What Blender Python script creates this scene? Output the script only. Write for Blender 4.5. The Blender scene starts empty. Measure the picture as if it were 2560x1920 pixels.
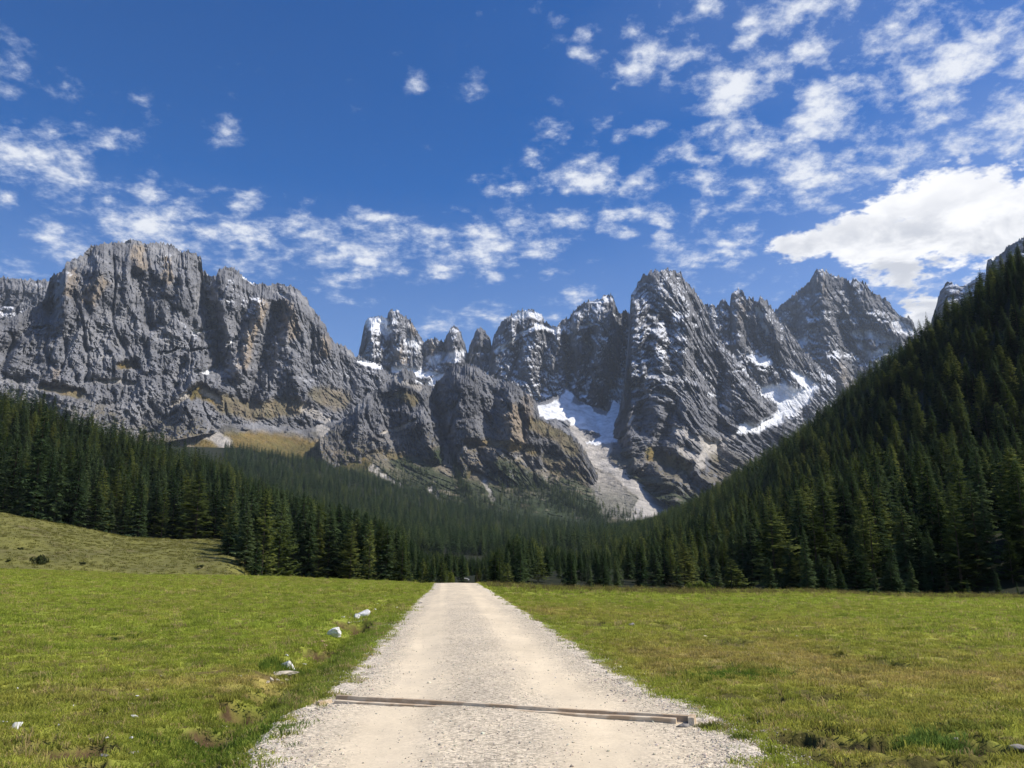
import bpy, math, random
import numpy as np
from mathutils import Vector

R = math.radians
SC = bpy.context.scene
COL = SC.collection
rng = np.random.default_rng(7)
random.seed(7)

# ------------------------------------------------------------------ camera
F = 2009.0                       # focal length in pixels of the 2560-wide photograph
HOR = 1410.0                     # row of the level horizon in the photograph
PITCH = math.atan((HOR - 960.0) / F)
EYE = 1.6
cam = bpy.data.cameras.new('camera')
cam.sensor_width = 36.0
cam.lens = F / 2560.0 * 36.0
cam.clip_start = 0.1
cam.clip_end = 60000.0
cam_ob = bpy.data.objects.new('camera', cam)
COL.objects.link(cam_ob)
cam_ob.location = (0, 0, EYE)
cam_ob.rotation_euler = (math.pi / 2 + PITCH, 0, 0)
SC.camera = cam_ob

SC.render.engine = 'CYCLES'
SC.view_settings.view_transform = 'Standard'
SC.view_settings.look = 'None'
SC.view_settings.exposure = 0.4
SC.view_settings.gamma = 1.0
SC.cycles.max_bounces = 2
SC.cycles.diffuse_bounces = 2
SC.cycles.glossy_bounces = 2
SC.cycles.transmission_bounces = 2
SC.cycles.transparent_max_bounces = 4
SC.cycles.volume_bounces = 0
SC.cycles.use_denoising = True
SC.cycles.adaptive_threshold = 0.02

SUN_AZ = R(90)                   # clockwise from the viewing direction (+Y)
SUN_EL = R(46)
SKY_SAT = 1.62
SKY_VAL = 0.95


def dirs(px, py):
    """unit-horizontal world direction (dx, dy, tan(elevation)) of a photo point"""
    px = np.asarray(px, float); py = np.asarray(py, float)
    cx = (px - 1280.0) / F
    cy = (960.0 - py) / F
    fy = math.cos(PITCH) - cy * math.sin(PITCH)
    fz = math.sin(PITCH) + cy * math.cos(PITCH)
    h = np.sqrt(cx * cx + fy * fy)
    return cx / h, fy / h, fz / h


def P(px, py, d):
    """world point seen at (px, py) at horizontal range d"""
    x, y, t = dirs(px, py)
    return np.stack(np.broadcast_arrays(x * d, y * d, EYE + t * d), -1)


def G(px, py, z=0.0):
    """world point on the level z seen at (px, py)"""
    x, y, t = dirs(px, py)
    d = (z - EYE) / t
    return x * d, y * d


def azel(px, py):
    x, y, t = dirs(px, py)
    return float(np.arctan2(x, y)), float(np.arctan(t))


# ------------------------------------------------------------------ world: sky with clouds
class NT:
    def __init__(self, tree):
        self.t = tree
    def n(self, typ, **kw):
        nd = self.t.nodes.new(typ)
        for k, v in kw.items():
            setattr(nd, k, v)
        return nd
    def put(self, sock, v):
        if isinstance(v, bpy.types.NodeSocket):
            self.t.links.new(v, sock)
        elif v is not None:
            sock.default_value = v
    def m(self, op, a, b=None, c=None, clamp=False):
        nd = self.n('ShaderNodeMath', operation=op, use_clamp=clamp)
        for i, v in enumerate((a, b, c)):
            if v is not None:
                self.put(nd.inputs[i], v)
        return nd.outputs[0]
    def vm(self, op, a, b=None, c=None, out=0):
        nd = self.n('ShaderNodeVectorMath', operation=op)
        for i, v in enumerate((a, b, c)):
            if v is not None:
                self.put(nd.inputs[i], v)
        return nd.outputs[out]
    def noise(self, vec, scale, detail=4, rough=0.5, lac=2.0, dist=0.0):
        nd = self.n('ShaderNodeTexNoise')
        nd.noise_dimensions = '3D'
        if vec is not None:
            self.put(nd.inputs['Vector'], vec)
        nd.inputs['Scale'].default_value = scale
        nd.inputs['Detail'].default_value = detail
        nd.inputs['Roughness'].default_value = rough
        nd.inputs['Lacunarity'].default_value = lac
        nd.inputs['Distortion'].default_value = dist
        return nd
    def ss(self, v, lo, hi):
        nd = self.n('ShaderNodeMapRange', interpolation_type='SMOOTHSTEP')
        self.put(nd.inputs['Value'], v)
        nd.inputs['From Min'].default_value = lo
        nd.inputs['From Max'].default_value = hi
        return nd.outputs['Result']
    def mix(self, f, a, b, blend='MIX'):
        nd = self.n('ShaderNodeMix', data_type='RGBA', blend_type=blend)
        self.put(nd.inputs[0], f)
        for s, v in ((nd.inputs[6], a), (nd.inputs[7], b)):
            if isinstance(v, tuple) and len(v) == 3:
                v = v + (1.0,)
            self.put(s, v)
        return nd.outputs[2]


# cloudlets: centre and half-size in the photograph (turned into directions of the sky), strength
CLOUDS = [
 (80,385,95,45,.8),(170,405,70,45,.75),(230,345,70,26,.45),(110,332,32,18,.5),(0,460,25,45,.45),
 (355,275,38,24,.5),(580,320,36,20,.5),(200,290,34,12,.3),(25,165,40,20,.25),(120,215,60,25,.2),
 (265,492,62,40,.55),(420,510,68,40,.85),(350,500,40,25,.5),(600,488,36,34,.75),(575,525,45,14,.4),(665,493,24,12,.35),
 (775,505,32,18,.6),(120,590,75,32,.6),(180,628,75,34,.55),(360,578,115,40,1.),(480,560,62,24,.8),
 (610,570,92,28,.85),(655,622,72,48,.95),(575,662,60,28,.65),(780,598,82,48,.95),(950,552,62,20,.55),(830,642,60,28,.6),
 (960,620,92,50,1.),(1080,600,48,28,.9),(1215,612,72,46,1.),(1295,562,72,30,.9),(1342,604,56,36,.85),
 (1105,667,52,24,.8),(1212,680,52,24,.65),(835,690,60,26,.55),(865,752,42,15,.5),(60,690,55,24,.5),(135,690,40,22,.4),
 (1065,207,26,17,.45),(1190,203,42,25,.75),(1140,525,26,10,.45),
 (1378,44,34,18,.4),(1469,73,40,28,.7),(1480,138,38,30,.8),(1580,59,30,30,.4),(1636,118,55,55,.6),(1607,168,62,28,.65),
 (1742,123,62,42,.8),(1683,197,28,18,.55),(1554,223,14,10,.45),
 (1760,14,95,36,.75),(1883,65,72,34,.85),(1995,24,135,36,.75),(2288,24,62,30,.55),(2042,141,50,40,.7),(2106,106,34,14,.45),
 (1848,217,118,52,1.),(1965,194,82,48,.75),(2065,290,100,56,1.),(2271,100,115,46,.7),(2406,165,165,70,1.),(2520,200,90,80,.8),
 (2200,223,100,60,.65),(2377,294,120,60,.6),(2523,329,110,80,.85),(2153,358,72,40,.85),(1912,376,80,44,.9),(2018,358,50,24,.65),
 (1842,341,46,30,.65),(1789,311,55,24,.55),(1765,438,82,42,.85),(1748,394,30,26,.55),(1895,476,82,36,.8),(2042,417,100,56,.9),
 (2042,488,90,48,.65),(2259,411,150,56,.7),(2377,382,120,56,.75),(1618,317,38,20,.7),(1513,309,36,15,.55),(1548,347,20,14,.45),
 (1378,338,36,14,.6),(1683,382,42,18,.5),(1330,397,40,22,.55),(1442,447,112,38,1.05),(1607,453,60,34,.8),(1283,466,55,24,.6),
 (1448,535,50,24,.75),(1589,526,66,22,.85),(1654,541,36,18,.75),(1557,582,36,22,.85),(1665,594,42,15,.55),
 (1730,529,30,38,.55),(1771,576,36,34,.6),(1848,611,60,44,.7),(1754,646,62,48,.5),(1859,682,60,20,.55),(1660,640,32,30,.3),
 (1378,752,32,15,.6),(1448,743,46,18,.55),(1372,790,38,16,.6),(1310,676,22,10,.4),(1372,679,26,10,.35),
 (1220,791,50,20,.55),(1120,822,80,24,.5),
]
# the big cumulus
CUMULUS = [
 (2347,510,125,62),(2230,525,85,50),(2424,500,100,55),(2520,545,120,80),(2142,580,95,48),(2030,610,95,38),
 (2288,600,160,60),(2440,600,130,55),(2200,645,55,50),(2270,680,55,45),(2315,785,62,40),(2650,545,120,75),
]

W = bpy.data.worlds.new('World')
SC.world = W
W.use_nodes = True
W.cycles.sampling_method = 'MANUAL'
W.cycles.sample_map_resolution = 512
wt = NT(W.node_tree)
W.node_tree.nodes.clear()
sky = wt.n('ShaderNodeTexSky', sky_type='NISHITA')
sky.sun_disc = False
sky.sun_elevation = SUN_EL
sky.sun_rotation = SUN_AZ
sky.altitude = 1800.0
sky.air_density = 1.15
sky.dust_density = 3.2
sky.ozone_density = 2.2
geo = wt.n('ShaderNodeNewGeometry')
dirv = wt.vm('MULTIPLY', geo.outputs['Incoming'], (-1, -1, -1))
sep = wt.n('ShaderNodeSeparateXYZ'); wt.put(sep.inputs[0], dirv)
az = wt.m('ARCTAN2', sep.outputs[0], sep.outputs[1])
el = wt.m('ARCSINE', sep.outputs[2])
cmb = wt.n('ShaderNodeCombineXYZ'); wt.put(cmb.inputs[0], az); wt.put(cmb.inputs[1], el)
ae = cmb.outputs[0]
# cloud-layer coordinates: direction projected on a level sheet
den = wt.m('ADD', wt.m('MAXIMUM', sep.outputs[2], 0.0), 0.22)
inv = wt.m('DIVIDE', 1.0, den)
lay = wt.vm('SCALE', dirv); lay.node.inputs['Scale'].default_value = 1.0
wt.put(lay.node.inputs['Scale'], inv)
warp = wt.noise(lay, 6.0, 4, 0.65)
wv = wt.vm('MULTIPLY_ADD', warp.outputs['Color'], (0.10, 0.06, 0.0), (-0.05, -0.03, 0.0))
aew = wt.vm('ADD', ae, wv)


def blobs(lst, vec, grow=1.45):
    acc = None
    for it in lst:
        x, y, rx, ry = it[:4]
        s = it[4] if len(it) > 4 else 1.0
        a0, e0 = azel(x, y)
        ax = rx / F * grow; ey = ry / F * grow
        v = wt.vm('MULTIPLY_ADD', vec, (1 / ax, 1 / ey, 0), (-a0 / ax, -e0 / ey, 0))
        l = wt.vm('LENGTH', v, out=1)
        w = wt.m('MULTIPLY_ADD', l, -s, s)
        acc = w if acc is None else wt.m('SMOOTH_MAX', acc, w, 0.06) if len(lst) < 20 else wt.m('MAXIMUM', acc, w)
    return wt.m('MAXIMUM', acc, -0.6)


nA = wt.noise(lay, 12.0, 6, 0.6, 2.1, 0.2).outputs['Fac']
nC = wt.noise(lay, 2.3, 3, 0.55).outputs['Fac']
side = wt.ss(az, -0.1, 0.55)         # altocumulus field thickens towards the sun's side of the sky
hsv = wt.n('ShaderNodeHueSaturation')
# paler towards the horizon, all the way round
hi_sky = wt.ss(el, 0.12, 0.62)
wt.put(hsv.inputs['Saturation'], wt.m('MULTIPLY_ADD', hi_sky, SKY_SAT - 1.2, 1.2))
wt.put(hsv.inputs['Value'], wt.m('MULTIPLY_ADD', hi_sky, SKY_VAL - 1.2, 1.2))
hsv.inputs['Hue'].default_value = 0.512
wt.put(hsv.inputs['Color'], sky.outputs[0])
field = wt.m('MULTIPLY_ADD', side, 0.66, wt.m('MULTIPLY_ADD', nC, 0.6, -0.74))
veil = wt.m('MULTIPLY', wt.ss(wt.m('ADD', wt.m('MULTIPLY', side, 0.35), wt.m('MULTIPLY', nC, 0.6)), 0.35, 0.9), 0.16)


def out_bg(col):
    b = wt.n('ShaderNodeBackground')
    b.inputs['Strength'].default_value = 0.1
    wt.put(b.inputs['Color'], col)
    return b.outputs[0]


def cloudlets(base, extra=None):
    d = wt.m('ADD', base, wt.m('MULTIPLY_ADD', nA, 2.3, -1.22))
    if extra is not None:
        d = wt.m('ADD', d, extra)
    a = wt.m('MAXIMUM', wt.m('MULTIPLY', wt.ss(d, -0.1, 1.15), 0.95), veil)
    return a, wt.mix(wt.ss(d, 0.1, 1.0), (4.6, 5.3, 6.8), (7.0, 7.2, 7.6))


# the sky in general
a_, c_ = cloudlets(field)
up = wt.ss(sep.outputs[2], -0.02, 0.03)
generic = out_bg(wt.mix(wt.m('MULTIPLY', a_, up), hsv.outputs[0], c_))
# the part of the sky with the clouds of the photograph, in strips of azimuth
nB = wt.noise(lay, 27.0, 6, 0.66).outputs['Fac']
extra = wt.m('MULTIPLY_ADD', nB, 2.0, -1.0)
EDG = [-0.70, -0.26, 0.0, 0.17, 0.34, 0.85]
strips = []
for lo, hi in zip(EDG[:-1], EDG[1:]):
    sel = [c for c in CLOUDS if azel(c[0] + c[2] * 1.25 + 40, c[1])[0] > lo and azel(c[0] - c[2] * 1.25 - 40, c[1])[0] < hi]
    a_, c_ = cloudlets(wt.m('MAXIMUM', blobs(sel, aew), field), extra)
    res = wt.mix(a_, hsv.outputs[0], c_)
    if hi > 0.3:
        Mc = blobs(CUMULUS, aew, 1.15)
        dc = wt.m('ADD', Mc, wt.m('ADD', wt.m('MULTIPLY_ADD', nA, 1.2, -0.6), wt.m('MULTIPLY', extra, 0.45)))
        ac = wt.ss(dc, 0.0, 0.34)
        low = wt.ss(el, azel(2300, 470)[1], azel(2300, 590)[1])
        nD = wt.noise(lay, 6.5, 6, 0.55, 2.1, 0.4).outputs['Fac']
        core = wt.m('MULTIPLY', wt.ss(wt.m('ADD', wt.m('MULTIPLY', Mc, 0.55), wt.m('ADD', wt.m('MULTIPLY_ADD', nD, 3.0, -1.5), wt.m('MULTIPLY', extra, 0.3))), 0.0, 0.8), wt.m('MULTIPLY_ADD', low, 0.75, 0.25))
        res = wt.mix(ac, res, wt.mix(core, (8.4, 8.4, 8.5), (5.1, 5.3, 5.8)))
    strips.append(out_bg(res))


def mixs(f, a, b):
    m = wt.n('ShaderNodeMixShader')
    wt.put(m.inputs[0], f); wt.put(m.inputs[1], a); wt.put(m.inputs[2], b)
    return m.outputs[0]


acc = strips[0]
inner = mixs(wt.m('GREATER_THAN', az, EDG[1]), strips[0], mixs(wt.m('GREATER_THAN', az, EDG[2]), strips[1],
        mixs(wt.m('GREATER_THAN', az, EDG[3]), strips[2], mixs(wt.m('GREATER_THAN', az, EDG[4]), strips[3], strips[4]))))
inside = wt.m('MULTIPLY', wt.m('MULTIPLY', wt.m('GREATER_THAN', az, EDG[0]), wt.m('LESS_THAN', az, EDG[-1])),
              wt.m('MULTIPLY', wt.m('GREATER_THAN', el, 0.02), wt.m('LESS_THAN', el, 0.80)))
wo = wt.n('ShaderNodeOutputWorld')
wt.put(wo.inputs['Surface'], mixs(inside, generic, inner))

# ------------------------------------------------------------------ sun
sl = bpy.data.lights.new('sun', 'SUN')
sl.energy = 4.4
sl.angle = R(0.53)
sl.color = (1.0, 0.93, 0.82)
sun = bpy.data.objects.new('sun', sl)
COL.objects.link(sun)
sd = Vector((math.sin(SUN_AZ) * math.cos(SUN_EL), math.cos(SUN_AZ) * math.cos(SUN_EL), math.sin(SUN_EL)))
sun.rotation_euler = sd.to_track_quat('Z', 'Y').to_euler()
sun.location = (300, 100, 400)

# ------------------------------------------------------------------ numpy noise
_perm = np.random.default_rng(11).permutation(256).astype(np.int32)
_perm = np.concatenate([_perm, _perm, _perm])
_g = np.random.default_rng(12).normal(size=(256, 3)).astype(np.float32)
_g /= np.linalg.norm(_g, axis=1, keepdims=True)


def perlin(x, y, z):
    x = np.asarray(x, np.float32); y = np.asarray(y, np.float32); z = np.asarray(z, np.float32)
    x, y, z = np.broadcast_arrays(x, y, z)
    xi = np.floor(x).astype(np.int32); yi = np.floor(y).astype(np.int32); zi = np.floor(z).astype(np.int32)
    xf = x - xi; yf = y - yi; zf = z - zi
    xi &= 255; yi &= 255; zi &= 255
    u = xf * xf * xf * (xf * (xf * 6 - 15) + 10)
    v = yf * yf * yf * (yf * (yf * 6 - 15) + 10)
    w = zf * zf * zf * (zf * (zf * 6 - 15) + 10)
    out = 0
    for dx in (0, 1):
        wx = u if dx else 1 - u
        px_ = _perm[xi + dx]
        for dy in (0, 1):
            wy = v if dy else 1 - v
            pxy = _perm[px_ + yi + dy]
            for dz in (0, 1):
                wz = w if dz else 1 - w
                g = _g[_perm[pxy + zi + dz]]
                out = out + wx * wy * wz * (g[..., 0] * (xf - dx) + g[..., 1] * (yf - dy) + g[..., 2] * (zf - dz))
    return out * 1.6


def fbm(x, y, z, oct=4, gain=0.5, lac=2.03):
    s = 0; a = 1.0; f = 1.0; t = 0
    for i in range(oct):
        s = s + a * perlin(x * f + 17.3 * i, y * f - 9.1 * i, z * f + 4.7 * i)
        t += a; a *= gain; f *= lac
    return s / t


def ridged(x, y, z, oct=4, gain=0.5, lac=2.03):
    s = 0; a = 1.0; f = 1.0; t = 0
    for i in range(oct):
        s = s + a * (1 - 2 * np.abs(perlin(x * f + 31.7 * i, y * f + 5.9 * i, z * f - 13.1 * i)))
        t += a; a *= gain; f *= lac
    return s / t


def sst(v, a, b):
    t = np.clip((v - a) / (b - a), 0, 1)
    return t * t * (3 - 2 * t)


def seg_dist(X, Y, pts):
    """distance of points to a polyline"""
    best = np.full(X.shape, 1e9, np.float32)
    for (x0, y0), (x1, y1) in zip(pts[:-1], pts[1:]):
        dx, dy = x1 - x0, y1 - y0
        L2 = dx * dx + dy * dy + 1e-9
        t = np.clip(((X - x0) * dx + (Y - y0) * dy) / L2, 0, 1)
        best = np.minimum(best, np.hypot(X - x0 - t * dx, Y - y0 - t * dy))
    return best


def in_poly(X, Y, pts):
    c = np.zeros(X.shape, bool)
    n = len(pts)
    for i in range(n):
        x0, y0 = pts[i]; x1, y1 = pts[(i + 1) % n]
        if y0 == y1:
            continue
        hit = ((y0 > Y) != (y1 > Y)) & (X < (x1 - x0) * (Y - y0) / (y1 - y0) + x0)
        c ^= hit
    return c


def poly_mask(X, Y, pts, feather):
    d = seg_dist(X, Y, list(pts) + [pts[0]])
    ins = in_poly(X, Y, pts)
    return sst(np.where(ins, d, -d), -feather, feather)


# ------------------------------------------------------------------ mesh helpers
def mesh_from(name, verts, faces, smooth=False):
    verts = np.asarray(verts, np.float32); faces = np.asarray(faces, np.int32)
    me = bpy.data.meshes.new(name)
    nv = len(verts); nf = len(faces); k = faces.shape[1]
    me.vertices.add(nv); me.vertices.foreach_set('co', verts.ravel())
    me.loops.add(nf * k); me.loops.foreach_set('vertex_index', faces.ravel())
    me.polygons.add(nf)
    me.polygons.foreach_set('loop_start', np.arange(nf, dtype=np.int32) * k)
    if smooth:
        me.polygons.foreach_set('use_smooth', np.ones(nf, bool))
    else:
        me.polygons.foreach_set('use_smooth', np.zeros(nf, bool))
    me.update(calc_edges=True)
    return me


def grid_faces(nu, nv):
    """quads of a grid stored as index iu*nv+iv"""
    a = (np.arange(nu - 1)[:, None] * nv + np.arange(nv - 1)[None]).ravel()
    return np.stack([a, a + nv, a + nv + 1, a + 1], -1)


def set_col(me, rgb, name='Col'):
    at = me.attributes.new(name, 'FLOAT_COLOR', 'POINT')
    c = np.ones((len(me.vertices), 4), np.float32)
    c[:, :3] = rgb
    at.data.foreach_set('color', c.ravel())


def link(name, me, mat=None, parent=None, loc=None, rot=None, scale=None, **props):
    ob = bpy.data.objects.new(name, me)
    COL.objects.link(ob)
    if mat is not None and me is not None and not me.materials:
        me.materials.append(mat)
    if parent is not None:
        ob.parent = parent
    if loc is not None:
        ob.location = loc
    if rot is not None:
        ob.rotation_euler = rot
    if scale is not None:
        ob.scale = scale
    for k, v in props.items():
        ob[k] = v
    return ob


def material(name):
    m = bpy.data.materials.new(name)
    m.use_nodes = True
    t = NT(m.node_tree)
    bs = m.node_tree.nodes['Principled BSDF']
    bs.inputs['Roughness'].default_value = 0.85
    bs.inputs['Specular IOR Level'].default_value = 0.15
    return m, t, bs


def attr(t, name, typ='GEOMETRY'):
    a = t.n('ShaderNodeAttribute')
    a.attribute_type = typ
    a.attribute_name = name
    return a


def scatter(name, pts, rot, scl, idx, variants, label, col=None, **props):
    """one object that places copies of the variant meshes on its points"""
    me = bpy.data.meshes.new(name)
    n = len(pts)
    me.vertices.add(n); me.vertices.foreach_set('co', np.asarray(pts, np.float32).ravel())
    a = me.attributes.new('rot', 'FLOAT_VECTOR', 'POINT'); a.data.foreach_set('vector', np.asarray(rot, np.float32).ravel())
    a = me.attributes.new('scl', 'FLOAT_VECTOR', 'POINT'); a.data.foreach_set('vector', np.asarray(scl, np.float32).ravel())
    a = me.attributes.new('idx', 'INT', 'POINT'); a.data.foreach_set('value', np.asarray(idx, np.int32))
    if col is not None:
        a = me.attributes.new('icol', 'FLOAT_VECTOR', 'POINT'); a.data.foreach_set('vector', np.asarray(col, np.float32).ravel())
    me.update()
    ob = link(name, me, kind='stuff', label=label, **props)
    cl = bpy.data.collections.new(name + '_pieces')
    for i, vm in enumerate(variants):
        o = bpy.data.objects.new('%s_piece_%02d' % (name, i), vm)
        cl.objects.link(o)
    ng = bpy.data.node_groups.new(name + '_place', 'GeometryNodeTree')
    ng.interface.new_socket('Geometry', in_out='INPUT', socket_type='NodeSocketGeometry')
    ng.interface.new_socket('Geometry', in_out='OUTPUT', socket_type='NodeSocketGeometry')
    N = ng.nodes; L = ng.links
    gi = N.new('NodeGroupInput'); go = N.new('NodeGroupOutput')
    ci = N.new('GeometryNodeCollectionInfo')
    ci.inputs['Collection'].default_value = cl
    ci.inputs['Separate Children'].default_value = True
    ci.inputs['Reset Children'].default_value = True
    iop = N.new('GeometryNodeInstanceOnPoints')
    iop.inputs['Pick Instance'].default_value = True
    def na(nm, typ):
        nd = N.new('GeometryNodeInputNamedAttribute'); nd.data_type = typ
        nd.inputs['Name'].default_value = nm
        return nd.outputs[0]
    L.new(gi.outputs[0], iop.inputs['Points'])
    L.new(ci.outputs[0], iop.inputs['Instance'])
    L.new(na('idx', 'INT'), iop.inputs['Instance Index'])
    e2r = N.new('FunctionNodeEulerToRotation')
    L.new(na('rot', 'FLOAT_VECTOR'), e2r.inputs[0])
    L.new(e2r.outputs[0], iop.inputs['Rotation'])
    L.new(na('scl', 'FLOAT_VECTOR'), iop.inputs['Scale'])
    L.new(iop.outputs[0], go.inputs[0])
    md = ob.modifiers.new('place', 'NODES')
    md.node_group = ng
    return ob


def interp(tab, x, k=1):
    t = np.asarray(tab, float)
    return np.interp(x, t[:, 0], t[:, k])

# ------------------------------------------------------------------ mountains
def rock_material():
    m, t, bs = material('dolomite_rock')
    a = attr(t, 'Col')
    g = t.n('ShaderNodeNewGeometry')
    n1 = t.noise(g.outputs['Position'], 0.03, 4, 0.65)
    n2 = t.noise(t.vm('MULTIPLY', g.outputs['Position'], (1, 1, 0.35)), 0.012, 3, 0.6)
    v = t.m('ADD', t.m('MULTIPLY', n1.outputs['Fac'], 0.9), t.m('MULTIPLY', n2.outputs['Fac'], 0.5))
    v = t.m('MULTIPLY_ADD', v, 1.5, -0.05)
    c = t.mix(1.0, a.outputs['Color'], v, 'MULTIPLY')
    t.put(bs.inputs['Base Color'], c)
    bs.inputs['Roughness'].default_value = 0.9
    b = t.n('ShaderNodeBump')
    b.inputs['Strength'].default_value = 0.9
    b.inputs['Distance'].default_value = 9.0
    t.put(b.inputs['Height'], t.noise(g.outputs['Position'], 0.06, 3, 0.7).outputs['Fac'])
    t.put(bs.inputs['Normal'], b.outputs[0])
    return m


ROCK = rock_material()
GREY = np.array([0.185, 0.188, 0.202]); DARK = np.array([0.082, 0.085, 0.096]); PALE = np.array([0.33, 0.325, 0.32])
TAN = np.array([0.34, 0.265, 0.175]); SNOW = np.array([0.80, 0.82, 0.85]); ALP = np.array([0.125, 0.105, 0.035])
SCREE = np.array([0.44, 0.41, 0.37]); SCRUB = np.array([0.035, 0.048, 0.02])


def lerp(a, b, f):
    return a + (b - a) * f[..., None]


JOBS = []


def massif(*a, **k):
    JOBS.append((a, k))


def massif_shape(name, label, ridge, base, dr, db, prof=1.0, step=2.2, rel=1.0, strokes=(), paint=(), snow=0.3, snow_lo=300.0,
           alp=0.0, back=500.0, jag=3.0, seed=0, dens_t=1.0, butt=110.0, xfreq=210.0, tone=1.0, sm=70.0):
    """a mountain body: ridge line, base line, front relief and a back that falls away. All lines are photo points with ranges."""
    x0 = max(ridge[0][0], base[0][0]); x1 = min(ridge[-1][0], base[-1][0])
    nx = int((x1 - x0) / step) + 1
    px = np.linspace(x0, x1, nx)
    yr = interp(ridge, px); yb = interp(base, px)
    s = seed * 7.7
    jg = fbm(px / 20.0, s, 0.0, 3, 0.6) * jag * 1.5 + ridged(px / 14.0, s + 5, 0.0, 3, 0.6) * jag * 1.3 + (np.abs(perlin(px / 5.5, s + 9, 0.0)) * 2 - 0.5) * jag * 2.1
    yr = yr - jg
    hmax = float(np.max(yb - yr))
    nt = int(hmax / step * dens_t) + 2
    t = np.linspace(0, 1, nt)
    X = px[:, None] + np.zeros((1, nt))
    Y = yb[:, None] + (yr - yb)[:, None] * t[None]
    drx = (interp(dr, px) if not np.isscalar(dr) else np.full(nx, dr))[:, None]
    dbx = (interp(db, px) if not np.isscalar(db) else np.full(nx, db))[:, None]
    # depth follows a smoothed ridge line, so teeth of the ridge leave no creases in the wall below
    kn = int(sm / ((x1 - x0) / (nx - 1))) | 1
    ker = np.hanning(kn * 2 + 3); ker /= ker.sum()
    hw = len(ker) // 2
    yrs = np.convolve(np.pad(yr, hw, mode='edge'), ker, mode='valid')
    tt = np.clip((yb[:, None] - Y) / (yb - yrs)[:, None], 0, 1.6)
    D = dbx + (drx - dbx) * (tt ** prof)
    Q = P(X, Y, D)
    qx, qy, qz = Q[..., 0], Q[..., 1], Q[..., 2]
    # warped photo coordinates for drawn features
    wx = X + 13 * fbm(X / 30, Y / 30, s, 3) + 3 * perlin(X / 8, Y / 8, s + 3)
    wy = Y + 10 * fbm(X / 30, Y / 30, s + 50, 3) + 3 * perlin(X / 8, Y / 8, s + 8)
    masks = {}
    for it in paint:
        kind, shape, w = it[:3]
        amp = it[3] if len(it) > 3 else 1.0
        if len(shape) > 2 and w < 0:
            mk = poly_mask(wx, wy, shape, -w)
        else:
            d = seg_dist(wx, wy, shape)
            mk = sst(d, w * 1.35, w * 0.6)
        masks[kind] = np.maximum(masks.get(kind, 0), mk * amp)
    z0 = np.zeros_like(X)
    mk = lambda k: masks.get(k, z0)
    soft = np.clip(mk('snow') + mk('scree') + mk('alp') * 0.8 + mk('smooth'), 0, 1)
    # ----- relief towards the camera, in metres
    ux = qx + 0.35 * qy
    wpx = 60 * fbm(ux / 300, qy / 300, qz / 300 + s, 3)
    r1 = ridged((ux + wpx) / (xfreq * 1.6), qy / 900 + s, (qz + wpx) / 1500, 3, 0.5)
    r2 = ridged((ux + wpx * 0.6) / (xfreq * 0.42), qy / 500 + s, (qz) / 800 + 3, 3, 0.5)
    r3 = ridged(ux / 42, qy / 60, qz / 80 + s, 4, 0.6)
    r4 = fbm(ux / 26, qy / 26, qz / 15 + s, 4, 0.62)
    st = perlin(ux / 700 + s, qy / 700, qz / 34) + 0.6 * perlin(ux / 260, qy / 260 + s, qz / 15)   # beds
    cr = 1 - np.abs(perlin((ux + 0.5 * wpx) / 62, qy / 120 + s, qz / 1100)) * 7          # narrow clefts
    cr2 = 1 - np.abs(perlin((ux - 0.3 * wpx + 0.15 * qz) / 26, qy / 60, qz / 240 + s)) * 5
    bed = 0.5 + fbm(ux / 260, qy / 260, qz / 160 + s + 4, 2)
    disp = butt * r1 + 0.26 * butt * r2 + 13 * r3 + 9 * r4 + 6 * st * np.clip(bed, 0, 1) - 30 * np.clip(cr, 0, 1) - 13 * np.clip(cr2, 0, 1)
    # broken faces: stepped slabs, blocks and ledges with sharp edges
    slab = np.round(7 * fbm((ux + 0.4 * wpx) / 60, qy / 260, qz / 420 + s, 4, 0.6)) * 8.5
    block = np.round(5 * fbm(ux / 20, qy / 40, qz / 34 + s, 3, 0.6)) * 4.5
    ledge = np.round(5 * fbm(ux / 260, qy / 260, (qz + 0.12 * ux) / 46 + s, 2)) * 8 * np.clip(bed + 0.2, 0, 1)
    disp = disp + 6.0 * perlin(ux / 11, qy / 11, qz / 13 + s) + slab + block + ledge
    disp = disp * rel * (1 - 0.86 * soft) + soft * (8 * r3 + 4 * r4) * 0.5
    for it in strokes:
        pts, w, amt = it
        d = seg_dist(wx, wy, pts)
        disp = disp + amt * np.maximum(0, 1 - d / w)
    edge = sst(t, 1.0, 0.86)[None]
    D2 = D - disp * (0.4 + 0.6 * edge)
    D2 = np.maximum(D2, 300)
    Q = P(X, Y, D2)
    Q[..., 0] += 5 * fbm(qx / 40, qz / 40, s + 20, 3) * rel
    # ----- normals
    du = np.gradient(Q, axis=0); dv = np.gradient(Q, axis=1)
    N = np.cross(du, dv); N /= np.linalg.norm(N, axis=-1, keepdims=True) + 1e-9
    N *= np.sign(np.sum(N * -Q, -1, keepdims=True) + 1e-9)
    nz = N[..., 2]
    # ----- rock colours
    qx, qy, qz = Q[..., 0], Q[..., 1], Q[..., 2]
    k1 = fbm(ux / 160, qy / 160 + s, qz / 110, 4, 0.6)
    k2 = fbm(ux / 24, qy / 40, qz / 150 + s, 4, 0.6)          # vertical streaks
    k3 = perlin(ux / 600, qy / 600, qz / 22 + s) + 0.5 * perlin(ux / 300, qy / 300, qz / 9)
    v = 0.5 + 0.75 * k1 + 0.55 * k2 + 0.20 * k3
    c = lerp(np.broadcast_to(DARK, Q.shape), np.broadcast_to(GREY, Q.shape), np.clip(v * 1.6, 0, 1))
    c = lerp(c, PALE, np.clip((v - 0.62) * 1.5, 0, 1) * 0.75)
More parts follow.
